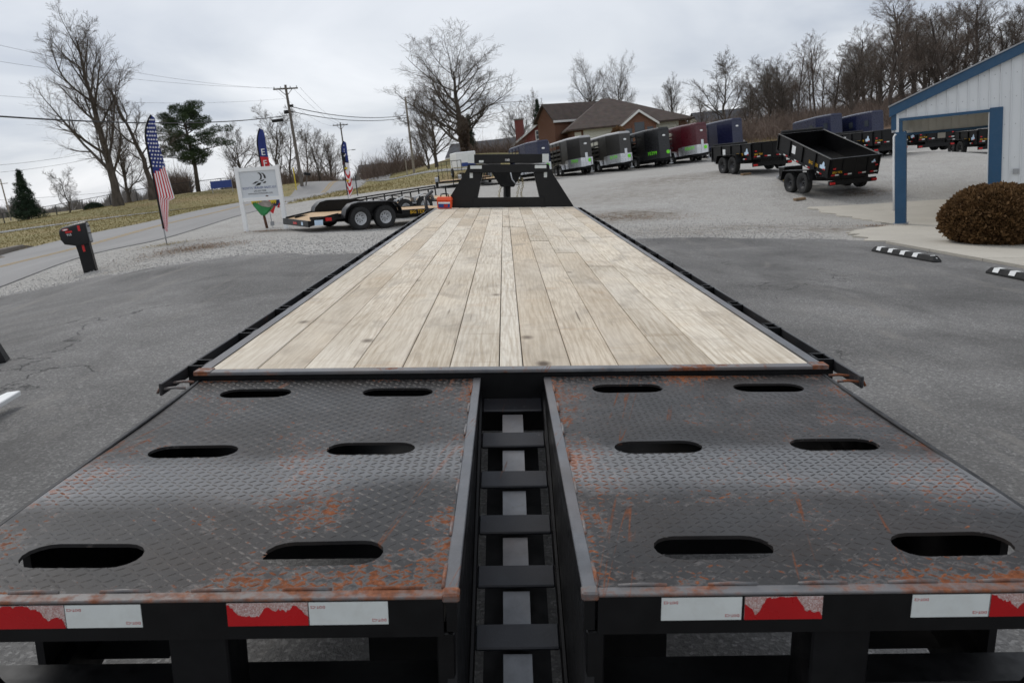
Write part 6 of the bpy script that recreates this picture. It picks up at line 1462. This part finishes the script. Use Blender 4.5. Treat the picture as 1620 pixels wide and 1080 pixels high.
def L4(n1, n2, n3, n4, t0, ang, ln, up=.1, wig=.1, sh=None, rm=.011):
    return [dict(n=n1, t0=t0, t1=.99, ang=ang, len=ln, up=up, wig=wig, shape=sh or (lambda q: 1.1-.55*q), K=9, rr=.6), dict(n=n2, t0=.14, t1=.99, ang=36, len=.52, up=.06, wig=wig*1.1, K=6, rr=.6, shape=lambda q: 1.15-.6*q),
            dict(n=n3, t0=.1, t1=1, ang=36, len=.55, up=.035, wig=.13, K=5, rmin=rm, shape=lambda q: 1.15-.55*q), dict(n=n4, t0=.08, t1=1, ang=36, len=.6, up=.02, wig=.15, K=4, rmin=rm*.72, shape=lambda q: 1.15-.5*q)]
kind('vase', seed=21, H=18, r0=.44, leader=.95, lean=(-.05, 0), wig=.02, levels=L4(22, 9, 7, 5, .16, 40, .5, .11, .07, lambda q: 1.12-.72*q, .009))
kind('leaning', seed=5, H=15, r0=.36, leader=.92, lean=(-.16, 0), wig=.06, levels=L4(13, 8, 6, 5, .28, 48, .5, .12, .12, None, .009))
kind('oak', seed=9, H=16, r0=.4, leader=.84, levels=L4(26, 9, 7, 5, .14, 56, .66, .11, .08, lambda q: 1.08-.45*q, .009))
kind('round', seed=14, H=10, r0=.25, leader=.75, levels=L4(15, 8, 7, 5, .1, 46, .72, .13, .1, lambda q: 1.1-.4*q, .009))
kind('scrub', seed=33, H=10, r0=.2, leader=.88, lean=(.1, 0), wig=.1, levels=L4(11, 8, 7, 6, .12, 42, .62, .1, .19, None, .01))
for i_, sd in enumerate((41, 52, 63, 74)):
    kind('wood%d' % i_, seed=sd, H=16, r0=.24+.05*(i_ % 2), leader=.96, wig=.05, lean=((-.06, .05, 0, .1)[i_], 0), trunk='bark_red', twig='twig_red', levels=L4(15, 7, 6, 5, (.34, .25, .4, .2)[i_], (40, 48, 36, 44)[i_], .36, .12, .12, None, .009))
def put_tree(kind_, label, px, d, top, group='bare winter trees', rz=None, sx=1., base=None, name='bare_tree'):
    p = gp(px, d)
    if base is not None: q_ = at(px, base, d); p = Vector((q_[0], q_[1], q_[2]))
    zt = at(px, top, d)[2]; h = max(2., zt-p.z); a, b_, H_ = KINDS_[kind_]; s = h/H_
    S = thing(name, label, 'tree', p-Vector((0, 0, .15)), (rz if rz is not None else random.uniform(0, 6.28)), group); S.scale = (s*sx, s*sx, s)
    link('trunk', a, None, S); link('crown', b_, None, S); return S
put_tree('vase', 'tallest bare tree at the left, standing on the far grass crest', 188, 75, 8, rz=0, sx=1.05)
put_tree('leaning', 'bare tree leaning left behind the stars and stripes flag', 242, 79, 82, rz=.2, sx=1.1)
put_tree('round', 'smaller bare tree between the two tall left trees', 205, 90, 190, rz=1)
put_tree('scrub', 'little bare tree leaning left beside the cedar', 108, 80, 262, rz=2.9)
put_tree('round', 'round bare tree between the pine and the white sign', 385, 100, 192, rz=2.)
put_tree('scrub', 'contorted bare tree behind the lettered flag, left of the near pole', 444, 90, 165, rz=.5)
put_tree('leaning', 'forked bare tree just left of the near utility pole', 462, 96, 180, rz=2.6)
put_tree('scrub', 'bare tree just right of the near utility pole', 508, 92, 200, rz=4.)
put_tree('round', 'broad bare tree between the near pole and the slim flag', 527, 100, 205, rz=.8)
put_tree('wood1', 'thin bare tree left of the slim feather flag', 490, 105, 190, rz=.8)
put_tree('oak', 'great spreading bare tree behind the gooseneck', 738, 105, 50, rz=1.2, sx=1.75)
put_tree('round', 'bare tree at the left foot of the great spreading tree', 692, 98, 128, rz=2.)
put_tree('scrub', 'crooked bare tree right of the pale utility pole', 676, 92, 170, rz=3.2, sx=1.15)
put_tree('wood0', 'slender bare tree behind the pale utility pole', 662, 120, 205)
put_tree('round', 'small bare tree beside the far road end', 606, 125, 246)
put_tree('scrub', 'tiny bare tree near the far white house', 578, 130, 262)
put_tree('round', 'bare bushy tree left of the crooked one', 632, 118, 215)
put_tree('round', 'bare tree rising above the red house roof', 822, 135, 160)
put_tree('wood2', 'bare tree left of the dark conifer behind the red house', 850, 150, 140)
put_tree('oak', 'left one of the two bare trees above the hall roof', 943, 140, 88, sx=.8)
put_tree('oak', 'right one of the two bare trees above the hall roof', 985, 145, 88, rz=2, sx=.75)
put_tree('vase', 'bare tree above the right end of the hall roof', 1066, 130, 116, rz=1)
put_tree('scrub', 'gnarled bare tree right of the hall with upswept limbs', 1143, 92, 84, rz=1.0, sx=1.1)
put_tree('wood1', 'bare tree next to the gnarled one right of the hall', 1113, 110, 140)
# wooded hillside on the right
rw = random.Random(12); used = []
woods = [(1190, 95, 120), (1218, 100, 88), (1240, 92, 110), (1262, 88, 62), (1290, 96, 50), (1300, 110, 95), (1322, 100, 80), (1345, 90, 70), (1368, 105, 40), (1392, 98, 60), (1408, 86, -10), (1430, 100, -30), (1452, 95, 10), (1475, 105, 20), (1498, 92, 0), (1522, 100, 10), (1545, 96, -20), (1568, 108, 5), (1590, 98, 0), (1612, 104, 0), (1640, 96, -10), (1670, 100, 0)]
for k in range(38): woods.append((rw.uniform(1175, 1700), rw.uniform(98, 165), rw.uniform(-5, 95)))
order = sorted(range(len(woods)), key=lambda k: woods[k][1])
names = {}
for k in order:
    px, d, top = woods[k]
    lim = np.interp(px, [1175, 1250, 1330, 1400, 1480, 1620, 1700], [140, 90, 95, 45, 20, 10, 0]); top = max(top, lim-60) if k < 22 else lim+rw.uniform(-25, 45)
    put_tree(rw.choice(('wood0', 'wood1', 'wood2', 'wood3', 'wood1', 'wood3', 'round', 'vase', 'scrub')), 'bare woodland tree among many on the right hillside', px, d, top, 'bare trees of the right hillside wood', sx=rw.uniform(.85, 1.5))
for i_, (px, d, top) in enumerate(((1360, 150, 150), )): pass

# conifers
def conifer_needles(name, blobs, n, size, mat, parent, seed, droop=.0):
    rs = np.random.RandomState(seed); B_ = np.array(blobs); w_ = B_[:, 3]*B_[:, 4]; k = rs.choice(len(B_), n, p=w_/w_.sum())
    u = rs.randn(n, 3); u /= np.linalg.norm(u, axis=1)[:, None]; rr = rs.uniform(.25, 1, n)**.6
    P = B_[k, :3]+u*rr[:, None]*np.stack([B_[k, 3], B_[k, 3], B_[k, 4]], 1)
    d = u*.7+rs.randn(n, 3)*.6; d[:, 2] += .2-droop; d /= np.linalg.norm(d, axis=1)[:, None]; sd = np.cross(d, rs.randn(n, 3)); sd /= np.linalg.norm(sd, axis=1)[:, None]
    L_ = size*rs.uniform(.6, 1.4, n)[:, None]; V = np.stack([P-sd*L_*.12, P+sd*L_*.12, P+d*L_], 1).reshape(-1, 3)
    return link(name, npmesh(name, V, np.arange(n*3).reshape(-1, 3)), mat, parent)
p = gp(314, 86); hgt = at(314, 168, 86)[2]-p.z
S = thing('pine_tree', 'dark green pine with clumped crown on the far grass', 'tree', p)
rs2 = random.Random(3); blobs = []; q = MB(); q.tube([(0, 0, -.2), (.1, 0, hgt*.3), (-.05, 0, hgt*.6), (-.3, 0, hgt*.93)], [.26, .2, .15, .05], 8)
for k in range(30):
    z = hgt*(.33+.62*k/29); rmax = hgt*(.2+.22*math.sin(min(1, (k/29)*1.15)*math.pi)**.8); a = k*2.4; r_ = rmax*rs2.uniform(.45, 1.15)
    if k in (5, 6, 12): r_ *= .5
    e_ = (r_*math.cos(a)-.1, r_*math.sin(a), z+.25); q.tube([(-.05, 0, z-.3), (e_[0]*.5, e_[1]*.5, z-.05), e_], [.07, .05, .02], 5)
    for j in range(3): blobs.append((e_[0]*(.6+.25*j)+rs2.uniform(-.3, .3), e_[1]*(.6+.25*j), e_[2]+rs2.uniform(-.1, .3), rs2.uniform(.5, .95), rs2.uniform(.28, .5)))
q.build('trunk', 'bark', S, smooth=True); conifer_needles('crown', blobs, 36000, .2, 'needles', S, 5)
def conifer(label, px, d, top, w_, seed, name='cedar_tree', base=None, mat='cedar'):
    p = gp(px, d)
    if base: q_ = at(px, base, d); p = Vector(q_)
    h = at(px, top, d)[2]-p.z; S = thing(name, label, 'tree', p, 0, 'evergreen trees'); rr = random.Random(seed); bl = []
    q = MB(); q.cyl((0, 0, -.2), (0, 0, h*.95), .14, .02, 7); q.build('trunk', 'bark', S)
    for k in range(90):
        u = k/90; z = h*(.06+.92*u); r_ = w_*h*(1-u)**.85*rr.uniform(.55, 1.1); a = k*2.4
        for j in (.45, .8, 1.05): bl.append((r_*j*math.cos(a)+rr.uniform(-.1, .1), r_*j*math.sin(a), z-.12*r_*j+.05+rr.uniform(-.12, .12), .1*h*(1-u*.75)*.55+.05, .05*h*(1-u*.6)*.6+.05))
    conifer_needles('crown', bl, 14000, .13+.012*h, mat, S, seed, .25); return S
conifer('dark green cedar by the fence at the far left', 46, 74, 268, .32, 2)
conifer('dark narrow evergreen behind the red brick house', 855, 140, 157, .2, 4, base=225)
conifer('dark evergreen behind the great spreading tree trunk', 748, 118, 180, .16, 6)
if False: S = thing('evergreen_bush', 'low dark evergreen bush at the foot of the pine', 'shrub', p); foliage_ball('foliage', (.0, 0, .6), (1.7, 1.2, .9), 5000, .2, 'cedar', 8, parent=S)
p = gp(150, 110); S = thing('evergreen_bush', 'dark bush by the fence left of the tall bare tree', 'shrub', p); foliage_ball('foliage', (0, 0, .4), (1.2, 1., .8), 3000, .2, 'cedar', 9, parent=S)
# ivy clad trunk base of the great tree, reddish shrubs
p = gp(737, 103.5); S = thing('ivy', 'brown ivy tangle round the great tree trunk', 'ivy', p); foliage_ball('foliage', (0, 0, 2.4), (.6, .6, 2.6), 1500, .35, 'brush', 10, parent=S)
p = at(977, 196, 88); S = thing('shrub', 'orange leaved shrub by the hall entrance', 'shrub', (p[0], p[1], gz(p[0], p[1]))); foliage_ball('foliage', (0, 0, 1.4), (1.0, .8, 1.7), 3000, .2, 'rusty_leaves', 12, parent=S)

# undergrowth: bare brush on the hillside and along the far tree lines
def brush(name, label, regions, n, hmin, hmax, mat, seed, wd=.02):
    rs = np.random.RandomState(seed); XY = np.concatenate([r_(rs, n//len(regions)) for r_ in regions]); n = len(XY); z = gz(XY[:, 0], XY[:, 1])
    h = rs.uniform(hmin, hmax, n)*rs.uniform(.5, 1, n); d = rs.randn(n, 3)*.45; d[:, 2] = 1; d /= np.linalg.norm(d, axis=1)[:, None]
    sd = np.cross(d, rs.randn(n, 3)); sd /= np.linalg.norm(sd, axis=1)[:, None]; B_ = np.stack([XY[:, 0], XY[:, 1], z-.1+rs.uniform(0, .6, n)*h*.8], 1)
    md = B_+d*(h*.5)[:, None]+rs.randn(n, 3)*.08*h[:, None]; tp = md+(d+rs.randn(n, 3)*.3)*(h*.5)[:, None]; w_ = wd*rs.uniform(.6, 1.6, n)[:, None]
    V = np.stack([B_-sd*w_, B_+sd*w_, md+sd*w_*.7, md-sd*w_*.7, tp+sd*w_*.25, tp-sd*w_*.25], 1).reshape(-1, 3); i0 = np.arange(n)*6
    F_ = np.concatenate([np.stack([i0, i0+1, i0+2, i0+3], 1), np.stack([i0+3, i0+2, i0+4, i0+5], 1)])
    o = link(name, npmesh(name, V, F_), mat); tag(o, label, 'brush', kind='stuff')
def col(px0, px1, d0, d1):
    def f(rs, n):
        px = rs.uniform(px0, px1, n); d = np.sqrt(rs.uniform(d0*d0, d1*d1, n)); X = (px-CX)/FPX*d*1.0; Y = d*1.02
        return np.stack([X, Y], 1)
    return f
brush('brush', 'brown bare undergrowth on the right hillside', [col(1100, 1720, 76, 112), col(1230, 1720, 85, 150), col(1180, 1720, 95, 170)], 70000, .7, 2.8, 'brush', 3, .02)
brush('brush', 'grey bare thicket under the trees beyond the road', [col(395, 560, 92, 112), col(270, 330, 90, 100), col(600, 700, 104, 130), col(760, 860, 112, 135), col(1090, 1200, 105, 130)], 24000, .8, 3., 'brush', 5, .022)
# far tree line on the horizon
def far_line():
    rs = np.random.RandomState(6); PV = []; 
    n = 26000; px = rs.uniform(-150, 660, n); d = rs.uniform(230, 330, n); hump = 2.2+1.6*np.sin(px*.031)+1.3*np.sin(px*.083+1)+.8*np.sin(px*.21)
    X = (px-CX)/FPX*d; Y = d; z = gz(X, Y); h = np.maximum(1.2, hump+2.2)*rs.uniform(.25, 1, n); b0_ = z+h*rs.uniform(0, .6, n)
    dx_ = rs.randn(n)*.7; w_ = .09*rs.uniform(.6, 1.6, n)
    V = np.stack([np.stack([X-w_, Y, b0_], 1), np.stack([X+w_, Y, b0_], 1), np.stack([X+dx_, Y+rs.randn(n), z+h+.6], 1)], 1).reshape(-1, 3)
    o = link('far_wood', npmesh('far_wood', V, np.arange(n*3).reshape(-1, 3)), 'farwood'); tag(o, 'grey far tree line along the left horizon', 'wood', kind='stuff')
MT['farwood'] = leafm('far_bare_wood', (.14, .13, .125), (.2, .185, .175), .02)
far_line()
# dead grass tufts on the verges
def tufts(name, label, n, region, mat, seed, hh=.12):
    rs = np.random.RandomState(seed); XY = region(rs, n); n = len(XY); z = gz(XY[:, 0], XY[:, 1]); a = rs.uniform(0, 6.28, n); h = hh*rs.uniform(.4, 1.4, n); w_ = .012+.02*rs.rand(n)
    B_ = np.stack([XY[:, 0], XY[:, 1], z], 1); s_ = np.stack([np.cos(a), np.sin(a), 0*a], 1)*w_[:, None]; t_ = np.stack([rs.randn(n)*.4*h, rs.randn(n)*.4*h, h], 1)
    V = np.stack([B_-s_, B_+s_, B_+t_], 1).reshape(-1, 3); o = link(name, npmesh(name, V, np.arange(n*3).reshape(-1, 3)), mat); tag(o, label, 'grass', kind='stuff')
MT['drygrass'] = leafm('dormant_grass', (.15, .14, .05), (.3, .225, .1), .25)
def greg(rs, n):
    X = rs.uniform(-60, -18.7, n); Y = rs.uniform(22, 84, n); k = pdist(X, Y, GRASS_POLY) > .2; return np.stack([X, Y], 1)[k]
def greg2(rs, n):
    X = rs.uniform(-13, 30, n); Y = rs.uniform(46, 92, n); k = pdist(X, Y, GRASS_POLY) > -.3; return np.stack([X, Y], 1)[k]
tufts('grass', 'dormant tufted grass beyond the road', 60000, greg, 'drygrass', 4, .08); tufts('grass', 'dormant tufted grass on the bank behind the yard', 40000, greg2, 'drygrass', 5, .12)
# wisps of dead weeds and leaves on the gravel
def weeds(label, px, d, r_, n, seed, mat='rusty_leaves'):
    rs = np.random.RandomState(seed); p = gp(px, d); XY = np.stack([p.x+rs.randn(n)*r_, p.y+rs.randn(n)*r_*.7], 1); z = gz(XY[:, 0], XY[:, 1])+.02; a = rs.uniform(0, 6.28, n); L_ = rs.uniform(.02, .09, n)
    d_ = np.stack([np.cos(a), np.sin(a), rs.uniform(0, .6, n)], 1)*L_[:, None]; s_ = np.stack([-np.sin(a), np.cos(a), 0*a], 1)*.009; B_ = np.stack([XY[:, 0], XY[:, 1], z], 1)
    o = link('dead_weeds', npmesh('dead_weeds', np.stack([B_-s_, B_+s_, B_+d_], 1).reshape(-1, 3), np.arange(n*3).reshape(-1, 3)), mat); tag(o, label, 'weeds', kind='stuff')
weeds('dry brown weeds on the gravel near the stars and stripes flag', 305, 21.6, .75, 1500, 1); weeds('dry weeds below the white sign', 425, 25.8, .35, 400, 2)
weeds('brown debris on the gravel beside the deck front', 990, 27.2, 1.2, 1500, 3); weeds('dry leaves behind the raised dump trailer', 1375, 30.5, .5, 500, 4); weeds('dry leaves along the concrete edge', 1395, 21.3, .35, 400, 5)
weeds('dry leaves at the foot of the brown shrub', 1560, 15.6, .5, 500, 6); weeds('straw coloured weeds at the flag foot', 262, 23.7, .4, 500, 7, 'drygrass')
